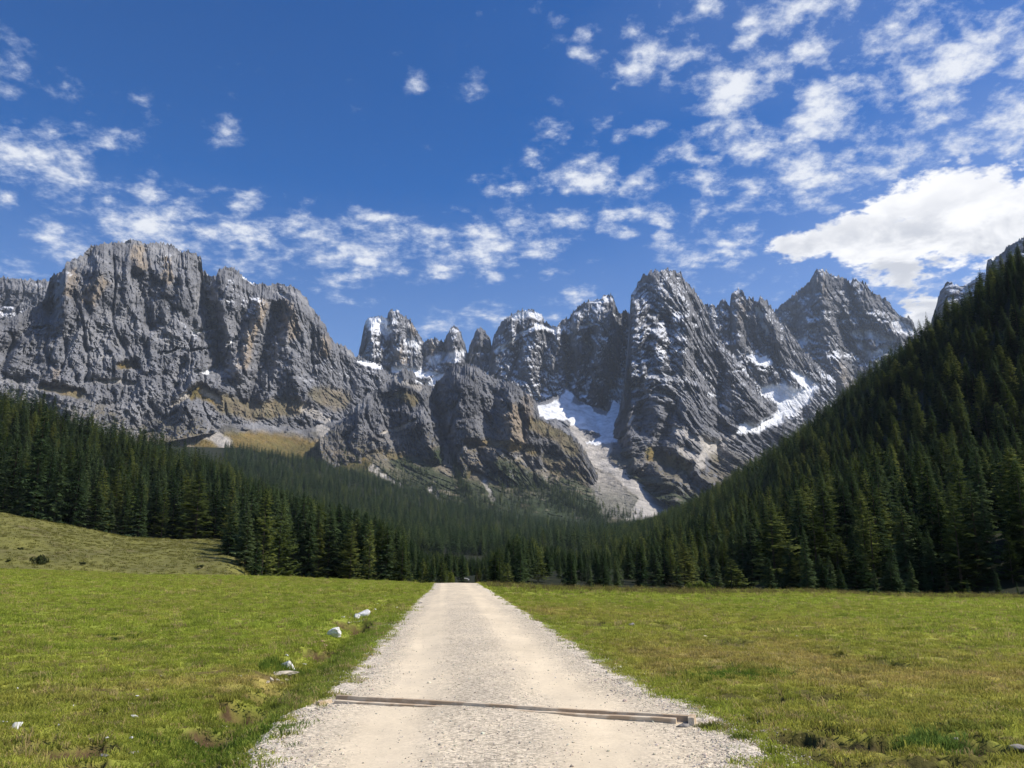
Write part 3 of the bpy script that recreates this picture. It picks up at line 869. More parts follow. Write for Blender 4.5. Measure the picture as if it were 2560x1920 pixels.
def conifer_crown(seed, H, Rm, levels, nb, nl, kind):
    r = np.random.default_rng(seed)
    k = np.arange(levels)
    hb = 0.05 if kind == 'spruce' else 0.10
    h = H * (hb + (0.985 - hb) * (k / (levels - 1)) ** 0.92)
    pw = 0.74 if kind == 'spruce' else 0.58
    env = Rm * np.clip(1 - h / H, 0, 1) ** pw + 0.10
    env *= 1 + 0.22 * np.sin(h * 1.3 + r.uniform(0, 6)) * 0.5
    B = levels * nb
    hh = np.repeat(h, nb) + r.normal(0, H / levels * 0.35, B)
    rad = np.repeat(env, nb) * r.uniform(0.62, 1.18, B)
    th = r.uniform(0, 2 * np.pi, B)
    lop = 1 + 0.18 * np.cos(th - r.uniform(0, 6.28))
    rad = rad * lop
    if kind == 'spruce':
        droop = r.uniform(0.35, 0.7, B); up = r.uniform(0.12, 0.32, B)
    else:
        droop = r.uniform(0.02, 0.3, B); up = r.uniform(0.1, 0.35, B)
    ca, sa = np.cos(th), np.sin(th)
    V = []; shade = []
    for j in range(nl):
        for side in (-1, 1):
            s = (j + r.uniform(0.1, 0.9, B)) / nl
            s = 0.14 + 0.86 * s
            s2 = np.minimum(s + r.uniform(0.12, 0.24, B), 1.06)
            def pt(q):
                rr = rad * q
                return np.stack([ca * rr, sa * rr, hh - droop * rr + up * rr * q], -1)
            a = pt(s); b = pt(s2)
            wid = (0.16 + 0.30 * rad * (1.15 - 0.75 * s)) * r.uniform(0.6, 1.3, B)
            perp = np.stack([-sa * side, ca * side, np.zeros(B)], -1)
            radl = np.stack([ca, sa, np.zeros(B)], -1)
            dz = -r.uniform(0.12, 0.75, B) if kind == 'spruce' else r.uniform(-0.45, 0.3, B)
            tipp = (a + b) / 2 + perp * wid[:, None] + radl * (0.35 * wid)[:, None]
            tipp[:, 2] += dz * wid
            V.append(np.stack([a, b, tipp], 1))
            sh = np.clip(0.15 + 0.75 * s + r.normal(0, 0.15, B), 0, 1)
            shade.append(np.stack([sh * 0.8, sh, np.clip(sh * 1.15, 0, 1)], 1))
    # leader
    n = 14
    zz = H * (0.93 + 0.07 * r.uniform(0, 1, n)); aa = r.uniform(0, 6.28, n); w = 0.05 + 0.35 * (H - zz) / (0.07 * H)
    base = np.stack([0 * zz, 0 * zz, zz], -1)
    V.append(np.stack([base, base + np.stack([0 * zz, 0 * zz, 0.35 + 0 * zz], -1), base + np.stack([np.cos(aa) * w, np.sin(aa) * w, 0.1 + 0 * zz], -1)], 1))
    shade.append(np.full((n, 3), 0.7))
    V = np.concatenate(V); S = np.concatenate(shade)
    nT = len(V)
    me = mesh_from('crown', V.reshape(-1, 3), np.arange(nT * 3).reshape(-1, 3))
    at = me.attributes.new('shade', 'FLOAT', 'POINT'); at.data.foreach_set('value', S.astype(np.float32).ravel())
    return me


def trunk_mesh(H, r0, lean_seed):
    r = np.random.default_rng(lean_seed)
    nz, ns = 9, 8
    z = np.linspace(-1.2, H * 0.97, nz)
    rr = r0 * np.clip(1 - z / H, 0.02, 1.1) ** 0.9
    rr[0] *= 1.5; rr[1] *= 1.1
    ox = np.cumsum(r.normal(0, 0.02, nz)); oy = np.cumsum(r.normal(0, 0.02, nz))
    a = np.linspace(0, 2 * np.pi, ns, endpoint=False)
    V = np.stack([ox[:, None] + rr[:, None] * np.cos(a), oy[:, None] + rr[:, None] * np.sin(a), z[:, None] + 0 * a], -1).reshape(-1, 3)
    i = np.arange(nz - 1)[:, None] * ns; j = np.arange(ns)[None]
    f = np.stack([i + j, i + (j + 1) % ns, i + ns + (j + 1) % ns, i + ns + j], -1).reshape(-1, 4)
    # dead lower twigs
    return mesh_from('trunk', V, f, smooth=True)


TH = 20.0     # height of every model tree; copies are scaled
SPR = [conifer_crown(100 + i, TH, R_, 40, 9, 6, 'spruce') for i, R_ in enumerate((3.3, 3.7, 3.0, 4.1, 3.5, 2.7))]
LAR = [conifer_crown(200 + i, TH, R_, 34, 8, 6, 'larch') for i, R_ in enumerate((3.5, 4.0, 3.1))]
SPR_T = trunk_mesh(TH, 0.24, 1); LAR_T = trunk_mesh(TH, 0.22, 2)
for m_ in SPR: m_.materials.append(SPRUCE_M)
for m_ in LAR: m_.materials.append(LARCH_M)
SPR_T.materials.append(BARK_M); LAR_T.materials.append(BARK_M)
SPR_FAR = [conifer_crown(300 + i, TH, R_, 24, 8, 4, 'spruce') for i, R_ in enumerate((3.6, 4.4, 3.0, 3.7))]
LAR_FAR = [conifer_crown(400 + i, TH, R_, 22, 8, 4, 'larch') for i, R_ in enumerate((4.0, 3.5))]
for m_ in SPR_FAR: m_.materials.append(SPRUCE_M)
for m_ in LAR_FAR: m_.materials.append(LARCH_M)


SNAG = conifer_crown(500, TH, 2.0, 26, 5, 3, 'larch'); SNAG.materials.append(DEADW_M)


# ------------------------------------------------------------------ hillsides as lofted terrain
HILL_M, _t, _b = material('forest_floor')
_g1 = _t.n('ShaderNodeNewGeometry')
_n1 = _t.noise(_g1.outputs['Position'], 0.25, 6, 0.65)
_t.put(_b.inputs['Base Color'], _t.mix(_n1.outputs['Fac'], (0.010, 0.014, 0.006), (0.030, 0.034, 0.014)))

PAST_M, _t, _b = material('pasture')
_a = attr(_t, 'Col')
_g1 = _t.n('ShaderNodeNewGeometry')
_n1 = _t.noise(_g1.outputs['Position'], 0.9, 7, 0.7)
_t.put(_b.inputs['Base Color'], _t.mix(1.0, _a.outputs['Color'], _t.m('MULTIPLY_ADD', _n1.outputs['Fac'], 1.3, 0.35), 'MULTIPLY'))
_bp = _t.n('ShaderNodeBump'); _bp.inputs['Strength'].default_value = 0.8; _bp.inputs['Distance'].default_value = 0.25
_t.put(_bp.inputs['Height'], _t.noise(_g1.outputs['Position'], 1.6, 6, 0.7).outputs['Fac'])
_t.put(_b.inputs['Normal'], _bp.outputs[0])


def loft(curves, ns, nt, bulge=None):
    """curves: list of photo curves [(px, py, range)...]; returns a grid of world points"""
    s = np.linspace(0, 1, ns)
    rows = []
    for c in curves:
        c = np.asarray(c, float)
        w = P(c[:, 0], c[:, 1], c[:, 2])
        k = np.linspace(0, 1, len(c))
        rows.append(np.stack([np.interp(s, k, w[:, i]) for i in range(3)], -1))
    rows = np.stack(rows, 1)                      # ns, ncurves, 3
    t = np.linspace(0, 1, nt)
    k = np.linspace(0, 1, rows.shape[1])
    out = np.zeros((ns, nt, 3))
    for i in range(3):
        for a in range(ns):
            out[a, :, i] = np.interp(t, k, rows[a, :, i])
    return out


def smooth_grid(g, n):
    for _ in range(n):
        h = g.copy()
        h[1:-1] = (g[:-2] + 2 * g[1:-1] + g[2:]) / 4
        g = h.copy()
        g[:, 1:-1] = (h[:, :-2] + 2 * h[:, 1:-1] + h[:, 2:]) / 4
    return g


def sample(g, n, r):
    """n random points on a grid surface, uniform by plan area"""
    a = g[:-1, :-1]; b = g[1:, :-1]; c = g[:-1, 1:]
    ar = np.abs((b[..., 0] - a[..., 0]) * (c[..., 1] - a[..., 1]) - (b[..., 1] - a[..., 1]) * (c[..., 0] - a[..., 0])).ravel()
    idx = r.choice(len(ar), n, p=ar / ar.sum())
    i, j = np.unravel_index(idx, a.shape[:2])
    u = r.uniform(0, 1, n)[:, None]; v = r.uniform(0, 1, n)[:, None]
    return (g[i, j] * (1 - u) * (1 - v) + g[i + 1, j] * u * (1 - v) + g[i, j + 1] * (1 - u) * v + g[i + 1, j + 1] * u * v)


def thin(pts, dmin, r):
    """poisson-like thinning on a hash grid"""
    keep = []
    cell = {}
    for k in r.permutation(len(pts)):
        x, y = pts[k, 0], pts[k, 1]
        ci, cj = int(x // dmin), int(y // dmin)
        ok = True
        for a in (-1, 0, 1):
            for b in (-1, 0, 1):
                for (qx, qy) in cell.get((ci + a, cj + b), ()):
                    if (qx - x) ** 2 + (qy - y) ** 2 < dmin * dmin:
                        ok = False
        if ok:
            cell.setdefault((ci, cj), []).append((x, y)); keep.append(k)
    return pts[np.array(keep)]


# right forested hillside
g_right = loft([
    [(3300, 1560, 100), (2900, 1545, 100), (2560, 1525, 105), (2200, 1512, 112), (1950, 1505, 125), (1760, 1490, 160), (1600, 1462, 260), (1480, 1435, 460), (1400, 1400, 800)],
    [(3300, 1080, 230), (2900, 1120, 240), (2620, 1150, 250), (2330, 1200, 270), (2090, 1250, 300), (1880, 1310, 380), (1680, 1352, 520), (1540, 1372, 750), (1410, 1365, 1000)],
    [(3300, 420, 400), (2900, 490, 420), (2560, 640, 450), (2400, 775, 490), (2235, 907, 560), (2080, 1032, 630), (1930, 1146, 720), (1760, 1264, 860), (1560, 1345, 1200)],
    [(3300, 700, 560), (2900, 720, 580), (2560, 820, 620), (2400, 925, 670), (2235, 1020, 740), (2080, 1135, 830), (1930, 1235, 920), (1760, 1330, 1080), (1560, 1385, 1380)],
], 90, 110)
g_right = smooth_grid(g_right, 3)
g_right[..., 2] += 3.5 * fbm(g_right[..., 0] / 60, g_right[..., 1] / 60, 1.0, 4)
me = mesh_from('hillside', g_right.reshape(-1, 3), grid_faces(90, 110), True)
link('hillside', me, HILL_M, kind='structure', label='steep forested hillside rising on the right of the meadow')

# left pasture knoll
g_knoll = loft([
    [(-900, 1470, 118), (-300, 1462, 118), (0, 1455, 118), (230, 1456, 116), (420, 1458, 114), (575, 1458, 114), (612, 1470, 118), (660, 1500, 125)],
    [(-900, 1330, 150), (-300, 1340, 150), (0, 1352, 150), (170, 1372, 150), (360, 1392, 148), (560, 1392, 148), (608, 1402, 150), (650, 1490, 155)],
    [(-900, 1225, 190), (-300, 1250, 190), (0, 1283, 190), (130, 1311, 192), (310, 1343, 195), (440, 1354, 198), (606, 1352, 202), (645, 1480, 210)],
    [(-900, 1215, 215), (-300, 1240, 215), (0, 1278, 215), (130, 1309, 215), (310, 1342, 215), (440, 1354, 220), (606, 1356, 225), (645, 1480, 235)],
], 150, 80)
g_knoll = smooth_grid(g_knoll, 4)
kx, ky = g_knoll[..., 0], g_knoll[..., 1]
g_knoll[..., 2] += 0.9 * fbm(kx / 22, ky / 22, 3.0, 3) + 0.5 * ridged(kx / 7, ky / 9, 5.0, 4) * 0.6 + 0.12 * fbm(kx / 1.6, ky / 1.6, 2.0, 3)
me = mesh_from('pasture_knoll', g_knoll.reshape(-1, 3), grid_faces(150, 80), True)
kk = fbm(kx / 9, ky / 9, 7.0, 4, 0.6); k2 = fbm(kx / 2.5, ky / 2.5, 9.0, 4, 0.6)
kc = lerp(np.broadcast_to(np.array([0.190, 0.185, 0.048]), g_knoll.shape), np.array([0.120, 0.115, 0.038]), np.clip(0.5 + 1.1 * kk, 0, 1))
kc = lerp(kc, np.array([0.20, 0.15, 0.085]), np.clip((k2 + 0.4 * kk - 0.18) * 3, 0, 1) * 0.6)
set_col(me, kc.reshape(-1, 3))
link('pasture_knoll', me, PAST_M, kind='structure', label='olive pasture knoll behind the left meadow edge')

# left forested hillside behind the knoll
g_left = loft([
    [(-900, 1250, 205), (-300, 1262, 205), (0, 1295, 205), (170, 1330, 205), (400, 1362, 208), (590, 1365, 212), (640, 1440, 175), (800, 1470, 165), (940, 1480, 160), (1060, 1480, 170)],
    [(-900, 1080, 330), (-300, 1120, 330), (0, 1170, 330), (190, 1215, 330), (400, 1265, 330), (600, 1300, 340), (760, 1350, 320), (900, 1385, 320), (1010, 1405, 330), (1100, 1420, 350)],
    [(-900, 960, 430), (-300, 990, 430), (0, 1018, 440), (200, 1082, 460), (380, 1138, 490), (560, 1200, 540), (740, 1288, 580), (880, 1320, 620), (1000, 1360, 640), (1100, 1390, 660)],
    [(-900, 1010, 600), (-300, 1040, 600), (0, 1090, 600), (200, 1150, 620), (380, 1200, 650), (560, 1240, 700), (740, 1290, 760), (880, 1335, 800), (1000, 1370, 850), (1100, 1395, 900)],
], 90, 90)
g_left = smooth_grid(g_left, 3)
g_left[..., 2] += 2.5 * fbm(g_left[..., 0] / 60, g_left[..., 1] / 60, 11.0, 4)
me = mesh_from('hillside_left', g_left.reshape(-1, 3), grid_faces(90, 90), True)
link('hillside_left', me, HILL_M, kind='structure', label='forested hillside on the left behind the pasture knoll')

# valley floor and middle slopes up to the alpine slope
g_mid = loft([
    [(-300, 1475, 150), (600, 1475, 150), (800, 1476, 150), (1000, 1480, 140), (1150, 1482, 130), (1300, 1486, 120), (1500, 1490, 130), (1700, 1490, 150), (2200, 1490, 200)],
    [(-300, 1380, 500), (600, 1390, 500), (800, 1400, 480), (1000, 1418, 440), (1150, 1425, 420), (1300, 1425, 420), (1500, 1420, 450), (1700, 1420, 480), (2200, 1420, 500)],
    [(-300, 1230, 950), (600, 1250, 1000), (800, 1285, 1000), (1000, 1330, 950), (1150, 1356, 900), (1300, 1362, 900), (1500, 1352, 950), (1700, 1350, 1000), (2200, 1340, 1000)],
    [(-300, 1130, 1450), (600, 1150, 1500), (800, 1185, 1520), (930, 1220, 1550), (1100, 1275, 1500), (1290, 1312, 1450), (1480, 1325, 1500), (1700, 1316, 1500), (2200, 1300, 1500)],
    [(-300, 1100, 1800), (600, 1120, 1850), (800, 1160, 1850), (930, 1200, 1850), (1100, 1255, 1800), (1290, 1300, 1750), (1480, 1318, 1750), (1700, 1305, 1750), (2200, 1290, 1750)],
], 110, 110)
g_mid = smooth_grid(g_mid, 3)
g_mid[..., 2] += 5 * fbm(g_mid[..., 0] / 120, g_mid[..., 1] / 120, 21.0, 4)
me = mesh_from('valley_floor', g_mid.reshape(-1, 3), grid_faces(110, 110), True)
link('valley_floor', me, HILL_M, kind='structure', label='forested valley floor rising towards the mountains')

# ------------------------------------------------------------------ trees
def proj(p):
    """photo coordinates of world points"""
    p = np.asarray(p, float)
    x, y, z = p[..., 0], p[..., 1], p[..., 2] - EYE
    c, s = math.cos(PITCH), math.sin(PITCH)
    dep = y * c + z * s
    return 1280 + F * x / dep, 960 - F * (-y * s + z * c) / dep, dep


TREES = []      # (x, y, z, height, kind, width factor, label, group)


def add_tree(px, top, d, kind, label, base_py=None, wf=1.0, group=None):
    """a tree that stands out in the photograph, standing at range d"""
    tp = P(px, top, d)
    if base_py is not None:
        z = float(P(px, base_py, d)[2])
    else:
        z = float(land(tp[0], tp[1]))
    TREES.append((float(tp[0]), float(tp[1]), z, float(tp[2]) - z, kind, wf, label, group))


for it in [
    (2007, 1318, 112, 's', 'tall spruce alone at the right meadow edge, left of a bushy pair', 1.0),
    (2133, 1358, 108, 's', 'bushy spruce with a broad foot in the middle of the right meadow edge', 1.35),
    (2225, 1352, 112, 's', 'ragged twin-topped spruce right of the bushy spruce at the meadow edge', 1.1),
    (2287, 1306, 120, 's', 'slender spruce beside the tall pale larch, the nearer to the valley', 1.0),
    (2318, 1322, 118, 's', 'slender spruce touching the tall pale larch on its left', 1.0),
    (2382, 1264, 116, 'l', 'tall pale larch standing out at the right meadow edge', 1.0),
    (2275, 1404, 100, 's', 'small spruce in front of the slender spruces by the right meadow edge', 1.1),
    (1826, 1398, 125, 'l', 'small yellowish larch above the green shrubs at the meadow edge', 1.2),
    (1922, 1396, 108, 's', 'dark small spruce right of the bare slope scar', 1.25),
    (2095, 1411, 100, 's', 'small dark spruce left of the bushy spruce', 1.2),
    (2054, 1398, 104, 's', 'small spruce pressed against the tall lone spruce', 1.1),
    (2184, 1421, 98, 's', 'low spruce right of the bushy spruce at the grass edge', 1.4),
    (2071, 1390, 115, 's', 'thin spruce top behind the small dark spruces', 0.9),
    (1789, 1390, 140, 's', 'dark spruce right behind the green shrubs', 1.1),
    (1760, 1390, 150, 's', 'dark spruce above the green shrubs, second from the right', 1.0),
    (1729, 1372, 160, 's', 'dark spruce above the left end of the green shrubs', 1.0),
    (2223, 1398, 104, 's', 'low pale spruce under the twin-topped spruce', 1.3),
    (2454, 1240, 130, 's', 'tall shaded spruce between pale larch and right picture edge', 1.0),
    (2341, 1186, 165, 's', 'tall spruce higher up behind the pale larch', 1.0),
    (2067, 1206, 175, 'l', 'broad lit larch high above the bushy spruce', 1.3),
    (2205, 1182, 190, 'l', 'lit larch top in the dark right forest', 1.1),
    (2001, 1219, 180, 'l', 'pair-topped pale larch left of the broad lit larch', 1.2),
    (1958, 1289, 170, 's', 'slim pale spruce left of the lone tall spruce', 0.8),
    (1887, 1304, 185, 's', 'dark spruce on the slope above the bare scar', 1.0),
    (2530, 1160, 125, 's', 'largest spruce at the right picture edge', 1.1),
    (2376, 1465, 90, 's', 'tiny seedling spruce at the right grass edge', 1.3),
    (622, 1276, 138, 's', 'dark spruce at the left end of the grove beside the pasture', 1.15),
    (668, 1221, 142, 'l', 'broad pale larch in the grove beside the pasture', 1.25),
    (705, 1262, 146, 'l', 'pale larch leaning on the broad larch, right side', 1.0),
    (645, 1330, 132, 's', 'shorter dark spruce in front of the broad pale larch', 1.1),
    (760, 1250, 170, 's', 'dark spruce right of the broad pale larches', 1.0),
    (800, 1262, 172, 's', 'dark spruce in the middle of the left roadside grove', 1.0),
    (850, 1270, 168, 's', 'slim dark spruce left of the two yellowish larches', 0.9),
    (885, 1300, 165, 's', 'dark spruce touching the yellowish larches from the left', 1.0),
    (924, 1331, 160, 'l', 'yellowish larch left of its taller twin near the road', 1.1),
    (967, 1318, 162, 'l', 'yellowish larch, the taller of the twins left of the road', 1.15),
    (1012, 1322, 168, 'l', 'slim grey-green larch right of the taller yellowish larch', 0.9),
    (1009, 1381, 150, 'l', 'small yellowish larch in front of the slim grey-green larch', 1.2),
    (1045, 1376, 165, 's', 'dark spruce left of the road end', 1.0),
    (1079, 1416, 130, 's', 'small spruce at the left shoulder of the road crest', 1.3),
    (1118, 1377, 165, 's', 'broad dull spruce behind the road crest, left of the slim one', 1.3),
    (1157, 1385, 140, 's', 'slim conical spruce straight behind the road crest', 1.0),
    (1215, 1404, 135, 's', 'brownish small spruce right of the dark gap at the road end', 1.2),
    (1233, 1383, 140, 'l', 'pale larch right of the road end', 1.0),
    (1270, 1408, 120, 'l', 'small yellowish bushy larch at the right of the road end', 1.3),
    (1293, 1333, 175, 'l', 'tall olive larch above the right road verge', 1.2),
    (1330, 1346, 172, 'l', 'tall olive larch right beside the tallest olive larch', 1.1),
    (1370, 1372, 165, 's', 'dark spruce right of the olive larches', 1.0),
    (1420, 1386, 160, 's', 'dark spruce two trees right of the olive larches', 1.0),
    (1470, 1405, 150, 's', 'short spruce between dark spruces right of the road', 1.2),
    (1545, 1398, 150, 's', 'dull spruce with bare foot left of the brownish larch', 1.1),
    (1590, 1350, 170, 'l', 'tall brownish larch half way between road and green shrubs', 1.2),
    (1640, 1392, 160, 's', 'dark spruce right of the tall brownish larch', 1.0),
    (1690, 1400, 150, 's', 'dark spruce just left of the green shrubs', 1.1),
]:
    add_tree(*it[:5], None, it[5])
for px_, top, bpy_, kind, label, wf in [
    (117, 1008, 1309, 's', 'tallest dark spruce above the left pasture crest', 1.1),
    (17, 1192, 1290, 's', 'small spruce at the left picture edge on the pasture crest', 1.15),
    (160, 1090, 1318, 's', 'dark spruce right beside the tallest one on the pasture crest', 1.0),
    (247, 1208, 1333, 's', 'medium spruce on the pasture crest, third from the left', 1.1),
    (317, 1224, 1347, 's', 'spruce standing at the notch of the pasture crest', 1.1),
    (360, 1190, 1352, 's', 'dark spruce right of the notch in the pasture crest', 1.0),
    (439, 1222, 1356, 's', 'dense dark spruce over the flat part of the pasture crest', 1.1),
    (501, 1180, 1356, 'l', 'grey-green larch over the right half of the pasture crest', 1.2),
    (545, 1215, 1356, 's', 'spruce near the right end of the pasture crest', 1.0),
    (585, 1190, 1358, 'l', 'pale larch at the right end of the pasture crest', 1.1),
    (205, 1130, 1328, 's', 'dark spruce between the tall pair and the medium spruce on the pasture crest', 0.9),
    (60, 1120, 1300, 's', 'shaded spruce behind the small one at the left picture edge', 1.0),
]:
    add_tree(px_, top, 205, kind, label, bpy_, wf)
N_NAMED = len(TREES)

tr = np.random.default_rng(5)
cand = []       # x,y,z,height,kind(0 spruce,1 larch),zone


TOPS = [(-400, 1000), (560, 1170), (700, 1200), (900, 1268), (1000, 1312), (1060, 1372), (1130, 1376), (1200, 1388), (1260, 1352), (1300, 1332), (1360, 1352), (1450, 1372), (1540, 1362),
        (1590, 1345), (1700, 1335), (1760, 1330), (1900, 1280), (2000, 1230), (3000, 1000)]


def fill(g, n, dmin, hlo, hhi, larch, zone, keep=None):
    p = sample(g, n, tr)
    if keep is not None:
        p = p[keep(p)]
    # soft clumping
    p = thin(p, dmin, tr)
    px, py, dep = proj(p + [0, 0, 10])
    ok = (px > -420) & (px < 2980) & (dep > 60)
    p = p[ok]
    h = tr.uniform(hlo, hhi, len(p)) * (1 + 0.18 * fbm(p[:, 0] / 45, p[:, 1] / 45, zone * 3.3, 2))
    # no tree may stand higher than the treetops seen there
    tx, ty, td = proj(p + np.stack([0 * h, 0 * h, h], -1))
    lim = interp(TOPS, tx) + tr.uniform(0, 26, len(p))
    rr = np.hypot(p[:, 0], p[:, 1])
    if zone in (2, 3):
        h = np.where((ty < lim) & (rr < 600) & (tx > 610), h - (lim - ty) * td / F, h)
        okh = h > 3.0
        p, h = p[okh], h[okh]
    lv = larch + 0.55 * fbm(p[:, 0] / 70, p[:, 1] / 70, zone * 5.1, 3)
    k = (tr.uniform(0, 1, len(p)) < np.clip(lv, 0.03, 0.85)).astype(int)
    cand.append(np.column_stack([p, h, k, np.full(len(p), zone)]))


def off_knoll(p):
    px, py, d = proj(p)
    return ~((px < 612) & (np.hypot(p[:, 0], p[:, 1]) < 208)) & ~((px < 1000) & (py > 1440) & (np.hypot(p[:, 0], p[:, 1]) < 150))


def right_keep(p):
    px, py, d = proj(p)
    r = np.hypot(p[:, 0], p[:, 1])
    scar = (np.abs(px - 1880) < 60) & (r < 190) & (py > 1395)
    return ~scar & (r > 118)


def foot_keep(p):
    r = np.hypot(p[:, 0], p[:, 1])
    px, py, d = proj(p)
    return (r > 96) & (r < 150 + 20 * np.sin(px / 60)) & ~((np.abs(px - 1880) < 50) & (py > 1400))


def mid_keep(p):
    px, py, d = proj(p)
    r = np.hypot(p[:, 0], p[:, 1])
    gate = (px > 560) & (px < 1960)
    road = (np.abs(px - 1148) < 32) & (r < 170)
    tl = 1165 + 0.32 * (px - 650) + 18 * fbm(px / 60, r / 200, 2.0, 3)        # upper tree limit
    return gate & ~road & (r > 125) & ((py > tl) | (tr.uniform(0, 1, len(px)) < 0.25))


fill(g_right, 24000, 3.9, 6.5, 15.5, 0.36, 1, right_keep)
fill(g_left, 16000, 4.2, 8, 18, 0.22, 2, off_knoll)
fill(g_right, 26000, 2.6, 2.5, 7.5, 0.15, 1, foot_keep)
fill(g_mid, 50000, 5.5, 13, 21, 0.14, 3, mid_keep)
fill(g_mid[:, :32], 20000, 3.4, 8, 17, 0.24, 3, mid_keep)
cand = np.concatenate(cand)
print('forest candidates', len(cand))
# sparse trees and dwarf pines on the alpine slope and the crag: dropped on the real surface
from mathutils.bvhtree import BVHTree
bpy.context.view_layer.update()
hit_objs = [(o, BVHTree.FromPolygons([v.co for v in o.data.vertices], [tuple(p.vertices) for p in o.data.polygons])) for o in COL.objects if o.name in ('alpine_slope', 'rocky_crag')]
sp = []
for (x0, y0, x1, y1, hw, n_) in [(560, 1160, 900, 1150, 34, 200), (900, 1190, 1110, 1270, 50, 600), (1080, 1270, 1330, 1280, 56, 800), (1130, 1150, 1180, 1270, 30, 350), (1250, 1190, 1450, 1260, 46, 600),
                                 (1470, 1290, 1600, 1300, 26, 200), (1000, 1160, 1080, 1200, 25, 60), (1380, 1230, 1500, 1300, 46, 500)]:
    u_ = tr.uniform(0, 1, n_)
    for a_, b_ in zip(x0 + (x1 - x0) * u_ + tr.normal(0, 8, n_), y0 + (y1 - y0) * u_ + tr.normal(0, hw * .5, n_)):
        dx_, dy_, dt_ = dirs(a_, b_)
        dv = Vector((float(dx_), float(dy_), float(dt_))).normalized()
        best = None
        for o, bv in hit_objs:
            h_ = bv.ray_cast(Vector((0, 0, EYE)), dv)
            if h_[0] is not None and (best is None or h_[3] < best[1]):
                best = (h_[0], h_[3], h_[1])
        if best and abs(best[2].z) > 0.25:
            sp.append((best[0].x, best[0].y, best[0].z))
sp = np.array(sp)
print('alpine trees', len(sp))

# size in the picture decides which trees are built one by one
px, py, dep = proj(cand[:, :3] + np.array([0, 0, 1.0]) * cand[:, 3:4] * 0.6)
size = cand[:, 3] / dep
inside = (px > -10) & (px < 2570)
# crude visibility: a tree is hidden when many nearer, taller-looking trees stand on its line of sight
ptx, pty, _ = proj(cand[:, :3] + np.array([0, 0, 1.0]) * cand[:, 3:4])
order = np.argsort(dep)
sil = np.full(2600, 1e9)
vis = np.zeros(len(cand))
for x_, y_, z_, h_, k_, wf_, l_, g_ in TREES:
    a_, b_, d_ = proj(np.array([x_, y_, z_ + h_ * 0.75]))
    i0 = int(np.clip(a_ - 0.05 * h_ * F / d_, 0, 2599)); i1 = int(np.clip(a_ + 0.05 * h_ * F / d_, 0, 2599)) + 1
    sil[i0:i1] = np.minimum(sil[i0:i1], b_)
for k in order:
    if not inside[k]:
        continue
    w = 0.09 * cand[k, 3] * F / dep[k]
    i0 = int(np.clip(ptx[k] - w, 0, 2598)); i1 = int(np.clip(ptx[k] + w, 0, 2598)) + 1
    vis[k] = np.mean(np.clip(sil[i0:i1] - pty[k], 0, cand[k, 3] * F / dep[k]))
    yb = pty[k] + 0.25 * cand[k, 3] * F / dep[k]
    sil[i0:i1] = np.minimum(sil[i0:i1], yb)
score = vis * size
score[~inside] = 0
one = np.zeros(len(cand), bool)
for kind, cap in ((0, 300 - sum(1 for t in TREES if t[4] == 's')), (1, 300 - sum(1 for t in TREES if t[4] == 'l'))):
    ids = np.where((cand[:, 4] == kind) & (score > 0))[0]
    ids = ids[np.argsort(-score[ids])][:cap]
    one[ids] = True
# words for where each of these trees stands; an ordinal from the left singles it out within its patch
_one = 'first second third fourth fifth sixth seventh eighth ninth'.split()
ORD = _one + 'tenth eleventh twelfth thirteenth fourteenth fifteenth sixteenth seventeenth eighteenth nineteenth twentieth'.split()
ORD += ['twenty-' + w for w in _one] + ['thirtieth'] + ['thirty-' + w for w in _one] + ['fortieth'] + ['forty-' + w for w in _one]
LABEL = {}
cells = {}
for k in np.where(one)[0]:
    zn = int(cand[k, 5]); x_ = float(ptx[k]); y_ = float(pty[k]); sm_ = cand[k, 3] < 9
    if zn == 1:
        sk = y_ - np.interp(x_, [1400, 1690, 1805, 1967, 2118, 2268, 2430, 2560], [1330, 1273, 1215, 1076, 960, 833, 723, 630])
        row = 'on the skyline' if sk < 45 else 'just below the skyline' if sk < 150 else 'half way down the slope' if y_ < 1230 else 'low on the slope' if y_ < 1370 else 'at the foot of the slope'
        cx = [(1750, 'beside the valley forest'), (1900, 'below the snow ramp'), (2060, 'below the pyramid peak'), (2200, 'right of the pyramid peak'), (2330, 'below the small cloud gap'), (2450, 'below the pale crest'), (9999, 'by the right picture edge')]
        col = [w for lim_, w in cx if x_ < lim_][0]
    elif zn == 2:
        row = 'on the skyline' if y_ < np.interp(x_, [0, 116, 231, 359, 463, 590, 800], [943, 983, 1024, 1076, 1105, 1140, 1210]) + 40 else 'in the upper forest' if y_ < 1130 + 0.12 * x_ else 'in the lower forest'
        cx = [(120, 'by the left picture edge'), (260, 'above the pasture shrubs'), (400, 'above the pasture notch'), (540, 'above the flat pasture'), (660, 'above the grove corner'), (800, 'behind the broad larches'), (9999, 'behind the roadside larches')]
        col = [w for lim_, w in cx if x_ < lim_][0]
    else:
        row = 'far back' if y_ < 1330 else 'in the valley'
        cx = [(900, 'left of the roadside larches'), (1080, 'left of the road end'), (1220, 'behind the road end'), (1360, 'by the olive larches'), (1560, 'under the scree fan'), (9999, 'left of the right forest')]
        col = [w for lim_, w in cx if x_ < lim_][0]
    cells.setdefault((zn, int(cand[k, 4]), bool(sm_), row, col), []).append(k)
